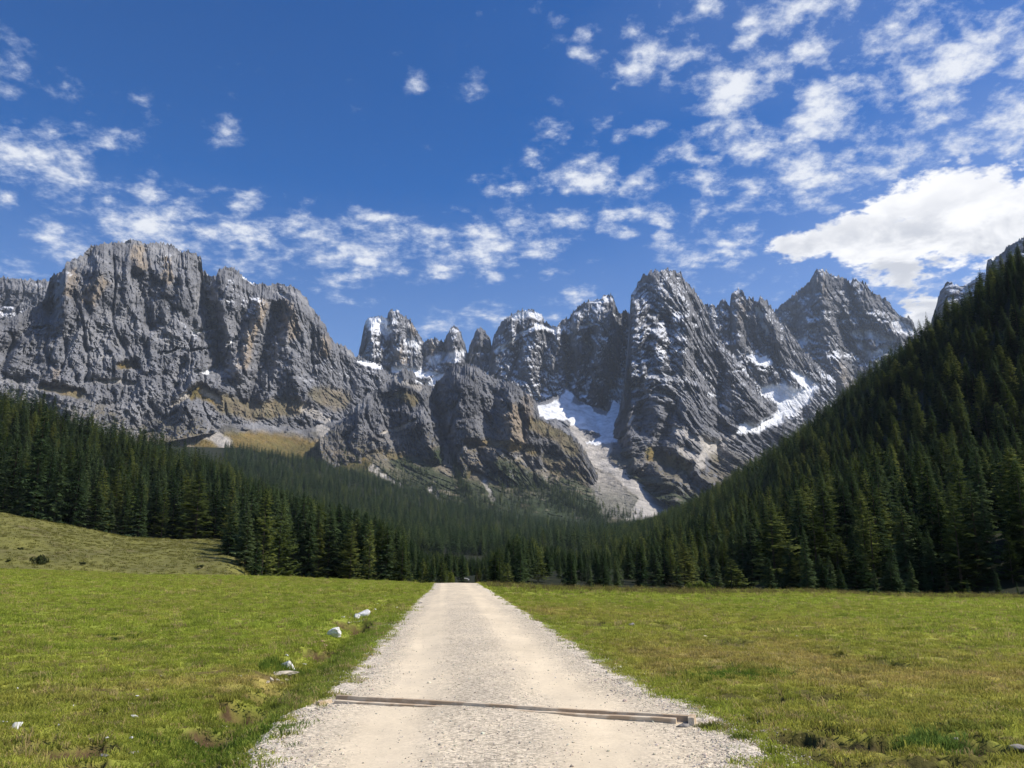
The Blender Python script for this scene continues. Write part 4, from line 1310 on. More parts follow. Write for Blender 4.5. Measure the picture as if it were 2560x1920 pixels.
for (zn, kd, sm_, row, col), ks in cells.items():
    ks = sorted(ks, key=lambda q: ptx[q])
    nm = ('small ' if sm_ else '') + ('dark spruce' if kd == 0 else 'olive larch')
    for q, k in enumerate(ks):
        if len(ks) == 1:
            lb = '%s %s, %s' % (nm, row, col)
        elif q < len(ORD):
            lb = '%s %s from left, %s, %s' % (ORD[q], nm, row, col)
        else:
            lb = '%s near the right end, %s, %s' % (nm, row, col)
        if len(lb.replace(',', '').split()) > 15:
            lb = lb.replace('half way down the slope', 'mid slope').replace('at the foot of the slope', 'at slope foot').replace('just below the skyline', 'below the skyline')
        LABEL[k] = lb
GRP = {(1, 0): 'spruces on the right hillside', (1, 1): 'larches on the right hillside', (2, 0): 'spruces above the left pasture', (2, 1): 'larches above the left pasture',
       (3, 0): 'spruces of the valley forest', (3, 1): 'larches of the valley forest'}


def build_tree(k, x, y, z, h, kind, wf, label, group):
    sp = kind in ('s', 0)
    name = 'spruce_tree' if sp else 'larch_tree'
    e = link(name, None, loc=(x, y, z - 0.15), rot=(0, 0, (k * 2.399) % 6.283), label=label, category='tree',
             group=group or ('spruces standing out at the meadow edge' if sp else 'larches standing out at the meadow edge'))
    s = (h + 0.15) / TH
    sx = s * wf * (0.74 + 0.07 * ((k * 5) % 9))
    if h < 14:
        sx *= 1.25
    e.scale = (sx, sx, s)
    e.empty_display_size = 0.5
    link('trunk', SPR_T if sp else LAR_T, parent=e)
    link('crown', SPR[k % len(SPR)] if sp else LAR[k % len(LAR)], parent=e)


for k, (x_, y_, z_, h_, kd, wf_, lb, gr) in enumerate(TREES):
    build_tree(k, x_, y_, z_, h_, kd, wf_, lb, gr)
for k in np.where(one)[0]:
    x_, y_, z_, h_, kd, zn = cand[k]
    build_tree(int(k), x_, y_, z_, h_, int(kd), 1.0, LABEL[k], GRP[(int(zn), int(kd))])

rest = cand[~one]
if len(sp):
    rest = np.concatenate([rest, np.column_stack([sp, tr.uniform(7, 18, len(sp)), (tr.uniform(0, 1, len(sp)) < .25).astype(float), np.full(len(sp), 4.)])])
n = len(rest)
rr_ = np.hypot(rest[:, 0], rest[:, 1])
far = rr_ > 420
idx = np.where(rest[:, 4] == 0, tr.integers(0, 4, n), 4 + tr.integers(0, 2, n))
nearv = np.where(rest[:, 4] == 0, 6 + tr.integers(0, 6, n), 12 + tr.integers(0, 3, n))
idx = np.where(far, idx, nearv)
idx = np.where(tr.uniform(0, 1, n) < 0.012, 15, idx)
s = rest[:, 3] / TH
wf = tr.uniform(0.7, 1.4, n)
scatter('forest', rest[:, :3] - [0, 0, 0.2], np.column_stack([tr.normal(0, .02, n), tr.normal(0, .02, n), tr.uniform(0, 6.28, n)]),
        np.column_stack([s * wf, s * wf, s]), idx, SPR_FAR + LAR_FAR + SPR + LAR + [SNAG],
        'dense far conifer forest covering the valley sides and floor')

# ------------------------------------------------------------------ road edges (world), ditch and hollows
def gpts(lst):
    """photo points on the near ground -> world x, y"""
    out = []
    for px_, py_ in lst:
        x, y = G(px_, py_, 0.0)
        for _ in range(4):
            x, y = G(px_, py_, float(land(float(x), float(y))))
        out.append((float(x), float(y)))
    return out


RL = gpts([(560, 2400), (600, 2050), (642, 1920), (640, 1864), (705, 1792), (800, 1752), (830, 1722), (865, 1700), (952, 1600), (1000, 1546), (1050, 1492), (1080, 1470), (1092, 1464)])
RR = gpts([(2100, 2400), (1930, 2050), (1890, 1920), (1900, 1860), (1831, 1817), (1722, 1763), (1559, 1692), (1424, 1600), (1330, 1540), (1250, 1490), (1215, 1470), (1204, 1465)])
# beyond the crest the road runs on in the same direction
RL = RL[:-1] + [(-6.0, 62.0), (-8.6, 96.0), (-12.0, 150.0)]
RR = [p for p in RR if p[1] < 56] + [(-2.35, 62.0), (-4.9, 96.0), (-8.0, 150.0)]
RLa = np.array(sorted(RL, key=lambda p: p[1])); RRa = np.array(sorted(RR, key=lambda p: p[1]))


def road_lr(y):
    l = np.interp(y, RLa[:, 1], RLa[:, 0]); r = np.interp(y, RRa[:, 1], RRa[:, 0])
    wob = 0.10 * fbm(y / 1.1, 0 * y + 3.0, 0.0, 4, 0.6)
    wob2 = 0.16 * fbm(y / 1.3, 0 * y + 9.0, 0.0, 4, 0.65)
    return l + wob, r + wob2


DITCH = gpts([(960, 1500), (890, 1545), (835, 1600), (780, 1640), (715, 1690), (640, 1745), (560, 1810), (470, 1885), (380, 1990)])
# hollows with bare soil: photo point, radius x, radius y (m), depth, soil
HOLES = [((618, 1738), .52, .42, .20, 1.), ((640, 1712), .28, .22, .10, .8), ((688, 1692), .48, .28, .13, .9), ((800, 1612), .60, .55, .20, 1.), ((833, 1600), .35, .4, .20, .8),
         ((893, 1552), .75, .9, .20, .9), ((905, 1563), .5, .6, .1, .8), ((548, 1800), .40, .28, .06, .9), ((500, 1895), .35, .25, .08, 1.), ((430, 1895), .16, .3, .05, .5),
         ((205, 1865), .42, .22, .05, .9), ((235, 1775), .35, .2, .04, .7), ((80, 1850), .30, .2, .05, .9), ((200, 1905), .22, .16, .06, .8),
         ((1978, 1834), .30, .30, .12, 1.), ((2015, 1850), .30, .14, .10, 1.), ((1900, 1790), .30, .18, .05, .8), ((2115, 1835), .34, .2, .06, .8), ((2150, 1855), .5, .16, .10, 1.), ((2215, 1846), .24, .2, .12, 1.),
         ((2060, 1812), .3, .14, .05, .8), ((2360, 1812), .16, .12, .10, .9), ((2435, 1834), .46, .14, .12, 1.), ((2440, 1856), .55, .26, .05, .9), ((2030, 1748), .5, .2, .05, .7),
         ((2080, 1885), .5, .16, .03, .6), ((2300, 1895), .5, .2, .03, .6), ((2420, 1890), .3, .2, .05, .7), ((1930, 1748), .4, .16, .04, .7),
         ((2085, 1630), .4, .35, .10, .6), ((2195, 1644), .4, .35, .10, .6), ((2250, 1655), .5, .4, .06, .6), ((2385, 1590), .4, .5, .08, .6), ((1875, 1546), .5, .6, .08, .6),
         ((290, 1588), .35, .35, .05, .5), ((252, 1540), .3, .4, .06, .5), ((1820, 1600), .9, .9, .05, .5), ((1480, 1555), .6, .8, .06, .5), ((1655, 1560), .5, .7, .05, .5)]
HW = [(gpts([c])[0], rx * .72, ry * .75, dp, so) for c, rx, ry, dp, so in HOLES]


def near_ground(x, y):
    """height and soil share of the meadow surface"""
    z = land(x, y)
    r = np.hypot(x, y)
    l, rr = road_lr(y)
    dl = l - x; dr_ = x - rr                                  # distance outside the road edges
    out = np.maximum(dl, dr_)
    verge = sst(out, -0.35, 0.5)
    hum = 0.055 * fbm(x / 1.7, y / 1.7, 2.0, 4, 0.55) + 0.10 * fbm(x / 7, y / 7, 5.0, 2) + 0.022 * fbm(x / 0.33, y / 0.33, 1.0, 3, 0.6)
    hum = hum - 0.06 * sst(fbm(x / 0.7, y / 0.7, 13.0, 3), 0.16, 0.36)     # hoof prints
    z = z + hum * verge * (0.35 + 0.65 * sst(out, 0, 1.5))
    z = z - 0.05 * sst(out, -0.1, 0.5) + 0.03 * sst(out, 0.6, 1.6)
    # inside the road the meadow sheet lies lower
    z = z - 0.14 * sst(-out, 0.25, 0.8)
    # ditch on the left
    dd = seg_dist(x, y, DITCH)
    ds = np.where(dl > 0, 1, 0)
    z = z - 0.16 * np.exp(-(dd / 0.38) ** 2) * ds
    soil = np.zeros_like(z)
    wx = x + 0.22 * fbm(x / 0.45, y / 0.45, 4.0, 3); wy = y + 0.22 * fbm(x / 0.45, y / 0.45, 8.0, 3)
    for (hx, hy), rx, ry, dp, so in HW:
        hr = math.hypot(hx, hy); vx, vy = hx / hr, hy / hr              # banks open towards the road side
        al = (wx - hx) * vx + (wy - hy) * vy; cr_ = (wx - hx) * vy - (wy - hy) * vx
        q = np.hypot(cr_ / rx, np.where(al < 0, al / (ry * 2.6), al / (ry * 0.8)))
        z = z - 1.5 * dp * sst(q, 1.05, 0.7) + 0.03 * np.exp(-((q - 1.25) / 0.2) ** 2) * (al > 0)
        soil = np.maximum(soil, (0.4 + 0.7 * so) * sst(q, 1.25, 0.85))
    bare = sst(fbm(x / 0.75, y / 0.75, 31.0, 4, 0.6) + 0.3 * fbm(x / 5, y / 5, 33.0, 2), 0.20, 0.33) * sst(r, 95, 25)
    hoof = sst(fbm(x / 0.7, y / 0.7, 13.0, 3), 0.20, 0.34) * sst(fbm(x / 5, y / 5, 15.0, 2), -0.15, 0.2)  # trodden soil in the prints, its dark colour also painting in hollow shadows
    soil = np.maximum(soil, bare * 0.75 * verge)
    soil = np.maximum(soil, hoof * 0.7 * verge * sst(r, 75, 35))
    return z, soil, out


G1 = np.array([0.225, 0.262, 0.040]); G2 = np.array([0.270, 0.245, 0.056]); G3 = np.array([0.300, 0.220, 0.090]); G4 = np.array([0.100, 0.145, 0.026])
SOIL = np.array([0.085, 0.052, 0.032])


def grass_col(x, y):
    r = np.hypot(x, y)
    l, rr = road_lr(y)
    n1 = fbm(x / 2.2, y / 2.2, 41.0, 4, 0.6); n2 = fbm(x / 9, y / 9, 43.0, 3); n3 = fbm(x / 0.7, y / 0.7, 45.0, 3); n4 = fbm(x / 30, y / 30, 47.0, 2)
    right = sst(x - rr, 0.0, 1.0) * sst(x - rr, 17, 5) * sst(r, 48, 22)
    leftn = sst(l - x, 0, 1) * sst(r, 17, 10)
    dry = np.clip(0.16 + 0.55 * n2 + 0.75 * n1 + 0.45 * right + 0.18 * leftn + 0.2 * n4, 0, 1)
    c = lerp(np.broadcast_to(G1, x.shape + (3,)), G2, dry)
    c = lerp(c, G3, np.clip((0.45 * n1 + 0.5 * n3 + 0.55 * n2 + 0.20 * right + 0.10 * leftn - 0.25) * 1.9, 0, 1) * 0.85)
    c = c * (0.80 + 0.55 * np.clip(0.5 + fbm(x / 0.5, y / 0.5, 51.0, 3, 0.6) + 0.5 * n1, 0, 1))[..., None]
    c = lerp(c, G4, np.clip((0.6 * fbm(x / 1.3, y / 1.3, 49.0, 3) + 0.5 * n3 - 0.12) * 2.4, 0, 1) * 0.8)
    c = lerp(c, G4 * 1.25, sst(l - x, -0.1, 0.2) * sst(l - x, 1.3, 0.5) * sst(r, 30, 16) * 0.55)
    return c


# ------------------------------------------------------------------ meadow sheet
MEAD_M, _t, _b = material('meadow_turf')
_a = attr(_t, 'Col')
_g1 = _t.n('ShaderNodeNewGeometry')
_nf = _t.noise(_g1.outputs['Position'], 14.0, 5, 0.7)
_nm = _t.noise(_g1.outputs['Position'], 1.1, 4, 0.65)
_v = _t.m('ADD', _t.m('MULTIPLY_ADD', _nf.outputs['Fac'], 1.1, 0.05), _t.m('MULTIPLY', _nm.outputs['Fac'], 0.8))
_t.put(_b.inputs['Base Color'], _t.mix(1.0, _a.outputs['Color'], _v, 'MULTIPLY'))
_bp = _t.n('ShaderNodeBump'); _bp.inputs['Strength'].default_value = 0.7; _bp.inputs['Distance'].default_value = 0.05
_t.put(_bp.inputs['Height'], _t.noise(_g1.outputs['Position'], 9.0, 5, 0.7).outputs['Fac'])
_t.put(_b.inputs['Normal'], _bp.outputs[0])
_b.inputs['Roughness'].default_value = 0.95
_b.inputs['Specular IOR Level'].default_value = 0.05

NA, NR = 620, 430
aa = np.linspace(R(-46), R(46), NA)
ra = np.concatenate([np.geomspace(3.0, 80.0, 370), np.geomspace(81.0, 420.0, 60)])
A_, R_ = np.meshgrid(aa, ra, indexing='ij')
mx, my = np.sin(A_) * R_, np.cos(A_) * R_
mz, msoil, mout = near_ground(mx, my)
mc = grass_col(mx, my)
mc = lerp(mc, np.array([0.40, 0.34, 0.26]), sst(mout, 0.10, -0.25) * 0.9)
dark_soil = sst(mx, 2.0, 2.6)[..., None]
mc = lerp(mc, (SOIL * (1 - dark_soil) + np.array([0.040, 0.029, 0.019]) * dark_soil) * (1.0 + 0.5 * fbm(mx / 0.2, my / 0.2, 3.0, 3))[..., None], np.clip(msoil, 0, 1) * 0.95)
me = mesh_from('meadow', np.stack([mx, my, mz], -1).reshape(-1, 3), grid_faces(NA, NR), True)
set_col(me, np.clip(mc, 0.01, 0.8).reshape(-1, 3))
link('meadow', me, MEAD_M, kind='structure', label='grazed green alpine meadow on both sides of the road')
# the same ground behind and beside the camera
ab = np.linspace(R(46), R(314), 120); rb = np.geomspace(0.5, 420.0, 60)
A_, R_ = np.meshgrid(ab, rb, indexing='ij')
bx, by = np.sin(A_) * R_, np.cos(A_) * R_
bz = np.where(by > 0.001, land(bx, by), 0.0) - 0.004 + 0.05 * fbm(bx / 4, by / 4, 2.0, 2) * 0.3
me = mesh_from('meadow_behind', np.stack([bx, by, bz], -1).reshape(-1, 3), grid_faces(120, 60), True)
set_col(me, grass_col(bx, np.maximum(by, -4)).reshape(-1, 3))
link('meadow_behind', me, MEAD_M, kind='structure', label='grazed green alpine meadow behind the viewpoint')

# ------------------------------------------------------------------ gravel road
ROAD_M, _t, _b = material('gravel_surface')
_a = attr(_t, 'Col')
_g1 = _t.n('ShaderNodeNewGeometry')
_vo = _t.n('ShaderNodeTexVoronoi'); _vo.inputs['Scale'].default_value = 38.0
_t.put(_vo.inputs['Vector'], _g1.outputs['Position'])
_sepc = _t.n('ShaderNodeSeparateColor'); _t.put(_sepc.inputs[0], _vo.outputs['Color'])
_st = attr(_t, 'stony')
_spk = _t.m('MULTIPLY', _t.m('MULTIPLY_ADD', _sepc.outputs[0], 0.8, -0.4), _st.outputs['Fac'])
_nf = _t.noise(_g1.outputs['Position'], 60.0, 4, 0.7)
_nm = _t.noise(_g1.outputs['Position'], 2.5, 4, 0.6)
_v = _t.m('ADD', _t.m('MULTIPLY_ADD', _nf.outputs['Fac'], 0.30, 0.74), _t.m('ADD', _t.m('MULTIPLY_ADD', _nm.outputs['Fac'], 0.22, -0.11), _spk))
_t.put(_b.inputs['Base Color'], _t.mix(1.0, _a.outputs['Color'], _v, 'MULTIPLY'))
_bp = _t.n('ShaderNodeBump'); _bp.inputs['Strength'].default_value = 0.45; _bp.inputs['Distance'].default_value = 0.01
_h = _t.m('ADD', _t.m('MULTIPLY', _t.m('MULTIPLY', _vo.outputs['Distance'], -1.0), _st.outputs['Fac']), _t.m('MULTIPLY', _nf.outputs['Fac'], 0.3))
_t.put(_bp.inputs['Height'], _h)
_t.put(_b.inputs['Normal'], _bp.outputs[0])
_b.inputs['Specular IOR Level'].default_value = 0.1

NRY, NRX = 520, 90
ry = np.concatenate([np.linspace(-12, 2.5, 20)[:-1], np.geomspace(2.5, 66, NRY - 59), np.linspace(67, 150, 40)])
NRY = len(ry)
rl, rrr = road_lr(ry)
m = 0.55
w = np.linspace(0, 1, NRX)
rx = (rl - m)[:, None] + (rrr - rl + 2 * m)[:, None] * w[None]
ryy = np.repeat(ry[:, None], NRX, 1)
inn = np.minimum(rx - rl[:, None], rrr[:, None] - rx)            # distance inside the edge
mid = (rl + rrr)[:, None] / 2
half = (rrr - rl)[:, None] / 2
un = (rx - mid) / half
rz = land(rx, ryy) + 0.035 * (1 - np.clip(un, -1, 1) ** 2) - 0.012 * np.exp(-((np.abs(un) - 0.48) / 0.17) ** 2)
rz += 0.012 * fbm(rx / 0.5, ryy / 0.9, 3.0, 3) + 0.006 * fbm(rx / 0.09, ryy / 0.09, 6.0, 2)
fringe = 0.05 * fbm(rx / 0.35, ryy / 0.5, 8.0, 4, 0.65)
rz += fringe * sst(inn, 0.45, 0.0) - 0.10 * sst(inn, 0.12, -0.5)
zm_, _s, _o = near_ground(rx, ryy)
fo = sst(inn, 0.02, -0.22)
rz = rz * (1 - fo) + (zm_ - 0.03) * fo
tr1 = np.exp(-((un + 0.50) / 0.20) ** 2); tr2 = np.exp(-((un - 0.42) / 0.22) ** 2)
tl_n = fbm(rx / 0.8, ryy / 3.5, 5.0, 4, 0.6)
smooth_ = np.clip(np.maximum(tr1, tr2) * 1.1 + 0.35 * tl_n, 0, 1)
smooth_ = np.maximum(smooth_, 0.55 * sst(ryy, 22, 45))
stony = np.clip(1 - smooth_, 0.12, 1)
stony = np.clip(stony + 0.5 * sst(inn, 0.45, 0.0), 0, 1)
CR = np.array([0.75, 0.635, 0.455]); GV = np.array([0.52, 0.45, 0.345]); WG = np.array([0.66, 0.585, 0.47])
rc_ = lerp(np.broadcast_to(CR, rx.shape + (3,)), GV, np.clip(stony * 0.9 + 0.4 * fbm(rx / 0.6, ryy / 1.2, 9.0, 3), 0, 1) * 0.85)
rc_ = lerp(rc_, WG, sst(inn, 0.5, 0.05) * 0.8)
rc_ *= (1 + 0.16 * fbm(rx / 1.2, ryy / 2.5, 12.0, 4) + 0.08 * fbm(rx / 0.25, ryy / 4, 14.0, 3))[..., None]
me = mesh_from('gravel_road', np.stack([rx, ryy, rz], -1).reshape(-1, 3), grid_faces(NRY, NRX), True)
set_col(me, np.clip(rc_, 0, 0.85).reshape(-1, 3))
at = me.attributes.new('stony', 'FLOAT', 'POINT'); at.data.foreach_set('value', stony.astype(np.float32).ravel())
link('gravel_road', me, ROAD_M, kind='structure', label='pale cream gravel road running straight to its crest')


def road_z(x, y):
    x = np.asarray(x, float); y = np.asarray(y, float)
    l, r_ = road_lr(y)
    u = (x - (l + r_) / 2) / ((r_ - l) / 2)
    return land(x, y) + 0.035 * (1 - np.clip(u, -1, 1) ** 2) - 0.012 * np.exp(-((np.abs(u) - 0.48) / 0.17) ** 2) + 0.012 * fbm(x / 0.5, y / 0.9, 3.0, 3)


def ground_z(x, y):
    x = np.asarray([x], float).ravel(); y = np.asarray([y], float).ravel()
    z, s_, o_ = near_ground(x, y)
    l, r_ = road_lr(y)
    inn_ = np.minimum(x - l, r_ - x)
    return float(np.where(inn_ > 0.1, np.maximum(road_z(x, y), z), z)[0])


# ------------------------------------------------------------------ grass
GRASS_M = bpy.data.materials.new('grass_blades')
GRASS_M.use_nodes = True
_t = NT(GRASS_M.node_tree)
GRASS_M.node_tree.nodes.clear()
_ic = attr(_t, 'icol', 'INSTANCER')
_tp = attr(_t,  'tip')
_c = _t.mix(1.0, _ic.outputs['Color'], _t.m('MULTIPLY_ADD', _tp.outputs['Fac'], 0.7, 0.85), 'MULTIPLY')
_d = _t.n('ShaderNodeBsdfDiffuse'); _t.put(_d.inputs['Color'], _c)
_tr = _t.n('ShaderNodeBsdfTranslucent'); _t.put(_tr.inputs['Color'], _c)
_mx = _t.n('ShaderNodeMixShader'); _mx.inputs[0].default_value = 0.5
_t.put(_mx.inputs[1], _d.outputs[0]); _t.put(_mx.inputs[2], _tr.outputs[0])
_o = _t.n('ShaderNodeOutputMaterial'); _t.put(_o.inputs['Surface'], _mx.outputs[0])


def tuft(seed, n, rad, hmin, hmax, wid, lean):
    r = np.random.default_rng(seed)
    a = r.uniform(0, 6.28, n); q = rad * np.sqrt(r.uniform(0, 1, n))
    bx, by = q * np.cos(a), q * np.sin(a)
    h = r.uniform(hmin, hmax, n)
    la = r.uniform(0, 6.28, n); ll = h * r.uniform(0.15, lean, n)
    fa = r.uniform(0, 6.28, n)
    wx, wy = wid * np.cos(fa), wid * np.sin(fa)
    z0 = -0.012
    p0 = np.stack([bx - wx, by - wy, z0 + 0 * h], -1); p1 = np.stack([bx + wx, by + wy, z0 + 0 * h], -1)
    mxx, myy = bx + ll * 0.4 * np.cos(la), by + ll * 0.4 * np.sin(la)
    p2 = np.stack([mxx + wx * .8, myy + wy * .8, h * 0.62], -1); p3 = np.stack([mxx - wx * .8, myy - wy * .8, h * 0.62], -1)
    p4 = np.stack([bx + ll * np.cos(la), by + ll * np.sin(la), h], -1)
    V = np.stack([p0, p1, p2, p3, p4], 1).reshape(-1, 3)
    i = np.arange(n)[:, None] * 5
    f = np.concatenate([i + [0, 1, 2], i + [0, 2, 3], i + [3, 2, 4]], 0)
    me = mesh_from('tuft', V, f)
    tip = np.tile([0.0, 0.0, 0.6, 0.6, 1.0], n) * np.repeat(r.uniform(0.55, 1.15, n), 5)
    at = me.attributes.new( 'tip', 'FLOAT', 'POINT'); at.data.foreach_set('value', tip.astype(np.float32))
    me.materials.append(GRASS_M)
    return me


TUFTS = [tuft(1, 28, .085, .012, .036, .0035, 1.3), tuft(2, 26, .095, .014, .042, .004, 1.4), tuft(3, 20, .075, .020, .062, .0035, 1.1),
         tuft(4, 14, .06, .04, .13, .0028, .8), tuft(5, 24, .10, .008, .026, .006, 1.8)]
gr = np.random.default_rng(21)


def grass_band(r0, r1, dens, smin, smax, amax=R(38)):
    area = amax * (r1 * r1 - r0 * r0)
    n = int(area * dens)
    a = gr.uniform(-amax, amax, n); r = np.sqrt(gr.uniform(r0 * r0, r1 * r1, n))
    x, y = np.sin(a) * r, np.cos(a) * r
    z, soil, out = near_ground(x, y)
    ok = (out > 0.05 - 0.40 * gr.uniform(0, 1, n) ** 6 + 0.25 * fbm(x / 0.5, y / 0.5, 77.0, 3)) & (gr.uniform(0, 1, n) > soil * 1.05)
    x, y, z, out = x[ok], y[ok], z[ok], out[ok]
    n = len(x)
    c = grass_col(x, y) * gr.uniform(0.75, 1.45, (n, 1))
    strawy = gr.uniform(0, 1, n) < 0.13
    c[strawy] = np.array([0.38, 0.30, 0.13]) * gr.uniform(0.7, 1.3, (strawy.sum(), 1))
    flo = gr.uniform(0, 1, n) < 0.004
    c[flo] = np.array([0.62, 0.52, 0.16])
    k = gr.choice([0, 1, 2, 3, 4], n, p=[.30, .27, .17, .04, .22])
    lush = fbm(x / 1.3, y / 1.3, 49.0, 3)
    s = gr.uniform(smin, smax, n) * (1 + 0.45 * np.clip(lush, -0.5, 1))
    return np.stack([x, y, z], -1), s, k, c


bands = [grass_band(5.2, 12, 260, .8, 1.25), grass_band(12, 22, 110, .9, 1.5), grass_band(22, 45, 34, 1.2, 2.1), grass_band(45, 130, 7, 1.9, 3.2)]
# lush clump at the right and dry stalks along the meadow brow
def clump(c, n, sx, sy, s0, s1, col, kinds):
    (hx, hy), = gpts([c])
    x = hx + gr.normal(0, sx, n); y = hy + gr.normal(0, sy, n)
    z, _, _ = near_ground(x, y)
    cc = np.array(col) * gr.uniform(0.7, 1.5, (n, 1))
    bands.append((np.stack([x, y, z], -1), gr.uniform(s0, s1, n), gr.choice(kinds, n), cc))


clump((2330, 1852), 150, .16, .08, .9, 1.6, (0.11, 0.165, 0.035), [1, 2, 2, 3])
clump((2400, 1815), 160, .25, .06, .9, 1.5, (0.17, 0.19, 0.04), [1, 2])
clump((1770, 1820), 60, .10, .05, .6, 1.0, (0.10, 0.11, 0.03), [1, 2])
clump((1860, 1845), 24, .06, .04, .6, .9, (0.10, 0.13, 0.03), [1, 2])
clump((292, 1589), 60, .16, .12, 1.0, 1.6, (0.035, 0.07, 0.015), [2])
clump((720, 1655), 120, .3, .25, .9, 1.5, (0.10, 0.15, 0.025), [2, 3])
clump((560, 1830), 160, .4, .3, .8, 1.4, (0.10, 0.15, 0.025), [2, 1])
clump((1840, 1690), 200, .5, .3, .8, 1.4, (0.10, 0.16, 0.025), [2, 1])
n = 2600
a = gr.uniform(R(-3), R(36), n)
rb_ = np.interp(a, _ea, _er) + gr.normal(-1, 4, n)
x, y = np.sin(a) * rb_, np.cos(a) * rb_
z, so_, out_ = near_ground(x, y)
ok = out_ > 0.3
bands.append((np.stack([x, y, z], -1)[ok], gr.uniform(1.2, 3.4, n)[ok], np.full(n, 3)[ok], (np.array([0.15, 0.125, 0.05]) * gr.uniform(0.5, 1.3, (n, 1)))[ok]))
pk = sample(g_knoll, 9000, gr)
pk = pk[np.hypot(pk[:, 0], pk[:, 1]) < 200]
bands.append((pk, gr.uniform(3.0, 6.5, len(pk)), gr.choice([0, 1, 2, 4], len(pk)), np.array([0.17, 0.165, 0.045]) * gr.uniform(0.6, 1.4, (len(pk), 1))))
gp = np.concatenate([b[0] for b in bands]); gs = np.concatenate([b[1] for b in bands]); gk = np.concatenate([b[2] for b in bands]); gc = np.concatenate([b[3] for b in bands])
n = len(gp)
print('grass tufts', n)
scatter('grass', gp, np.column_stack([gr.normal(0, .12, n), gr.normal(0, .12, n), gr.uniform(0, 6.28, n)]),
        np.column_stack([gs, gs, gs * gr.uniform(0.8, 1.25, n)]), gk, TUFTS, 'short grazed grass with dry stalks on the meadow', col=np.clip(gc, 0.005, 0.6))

# ------------------------------------------------------------------ loose gravel
STONE_M = bpy.data.materials.new('gravel_stone')
STONE_M.use_nodes = True
_t = NT(STONE_M.node_tree)
_b = STONE_M.node_tree.nodes['Principled BSDF']
_t.put(_b.inputs['Base Color'], attr(_t, 'icol', 'INSTANCER').outputs['Color'])
_b.inputs['Roughness'].default_value = 0.9; _b.inputs['Specular IOR Level'].default_value = 0.1


def ico(sub):
    import bmesh
    bm = bmesh.new(); bmesh.ops.create_icosphere(bm, subdivisions=sub, radius=1.0)
    V = np.array([v.co[:] for v in bm.verts]); Fc = np.array([[v.index for v in f.verts] for f in bm.faces])
    bm.free()
    return V, Fc


V1, F1 = ico(1)
PEB = []
for i in range(5):
    r = np.random.default_rng(60 + i)
    v = V1 * (1 + 0.45 * r.normal(0, 0.5, (len(V1), 1)).clip(-0.8, 0.8)) * np.array([1, r.uniform(.6, .9), r.uniform(.45, .75)])
    me = mesh_from('pebble', v, F1); me.materials.append(STONE_M); PEB.append(me)
n = 60000
y = np.exp(gr.uniform(math.log(5.0), math.log(30), n))
l, r_ = road_lr(y)
t_ = gr.uniform(0, 1, n)
edge_l = l + gr.normal(0.04, 0.26, n); edge_r = r_ + gr.normal(-0.04, 0.28, n)
x = np.where(t_ < 0.30, edge_l, np.where(t_ < 0.66, edge_r, l + (r_ - l) * gr.uniform(0, 1, n)))
u = (x - (l + r_) / 2) / ((r_ - l) / 2)
trk = np.maximum(np.exp(-((u + 0.5) / 0.2) ** 2), np.exp(-((u - 0.42) / 0.22) ** 2))
ok = (gr.uniform(0, 1, n) > trk * 0.9) | (t_ < 0.66)
x, y, u = x[ok], y[ok], u[ok]
n = len(x)
z1, so_, out_ = near_ground(x, y)
l, r_ = road_lr(y)
z = np.where(out_ < 0.0, np.maximum(road_z(x, y), z1), z1)
sz = np.clip(gr.lognormal(math.log(0.0065), 0.42, n), 0.004, 0.030)
cc = np.array([0.60, 0.53, 0.42]) * gr.uniform(0.65, 1.2, (n, 1)) * (1 + gr.normal(0, .04, (n, 3)))
scatter('gravel', np.stack([x, y, z + sz * 0.15], -1), gr.uniform(0, 6.28, (n, 3)) * [.1, .1, 1], np.repeat(sz[:, None], 3, 1), gr.integers(0, 5, n), PEB,
        'loose pale gravel along the road edges and crown', col=np.clip(cc, 0.02, 0.8))

# ------------------------------------------------------------------ single stones
def rock_mesh(seed, size, flat=0.0, layered=False, sub=3):
    """an angular stone: hull of random points, its faces cut finer and roughened"""
    import bmesh
    r = np.random.default_rng(seed)
    bm = bmesh.new()
    n_ = 13 if sub > 1 else 9
    pts = r.normal(size=(n_, 3)); pts /= np.linalg.norm(pts, axis=1, keepdims=True)
    pts *= r.uniform(0.75, 1.0, (n_, 1))
    pts[:, 2] = np.where(pts[:, 2] < -0.45, -0.45, pts[:, 2])
    for q in pts:
        bm.verts.new(q)
    bmesh.ops.convex_hull(bm, input=bm.verts)
    bmesh.ops.delete(bm, geom=[v for v in bm.verts if not v.link_faces], context='VERTS')
    bmesh.ops.triangulate(bm, faces=bm.faces)
    if sub > 1:
        bmesh.ops.bevel(bm, geom=list(bm.edges), offset=0.05, segments=1, affect='EDGES')
        bmesh.ops.triangulate(bm, faces=bm.faces)
        bmesh.ops.subdivide_edges(bm, edges=list(bm.edges), cuts=2 if sub > 2 else 1, use_grid_fill=True)
    bmesh.ops.triangulate(bm, faces=bm.faces)
    bm.verts.index_update()
    v = np.array([q.co[:] for q in bm.verts]); Fc = np.array([[q.index for q in fc.verts] for fc in bm.faces])
    bm.free()
    nrm = v / (np.linalg.norm(v, axis=1, keepdims=True) + 1e-9)
    v = v + nrm * (0.07 * fbm(v[:, 0] * 2.5 + seed, v[:, 1] * 2.5, v[:, 2] * 2.5, 4, 0.6))[:, None]
    v = v * np.array(size) / 2
    if layered:
        k = np.round(v[:, 2] / (size[2] * 0.14))
        g = 1 + 0.12 * np.sin(k * 2.7 + 1) + 0.06 * np.cos(k * 5.1)
        v[:, 0] *= g; v[:, 1] *= g
    return mesh_from('rock', v, Fc)


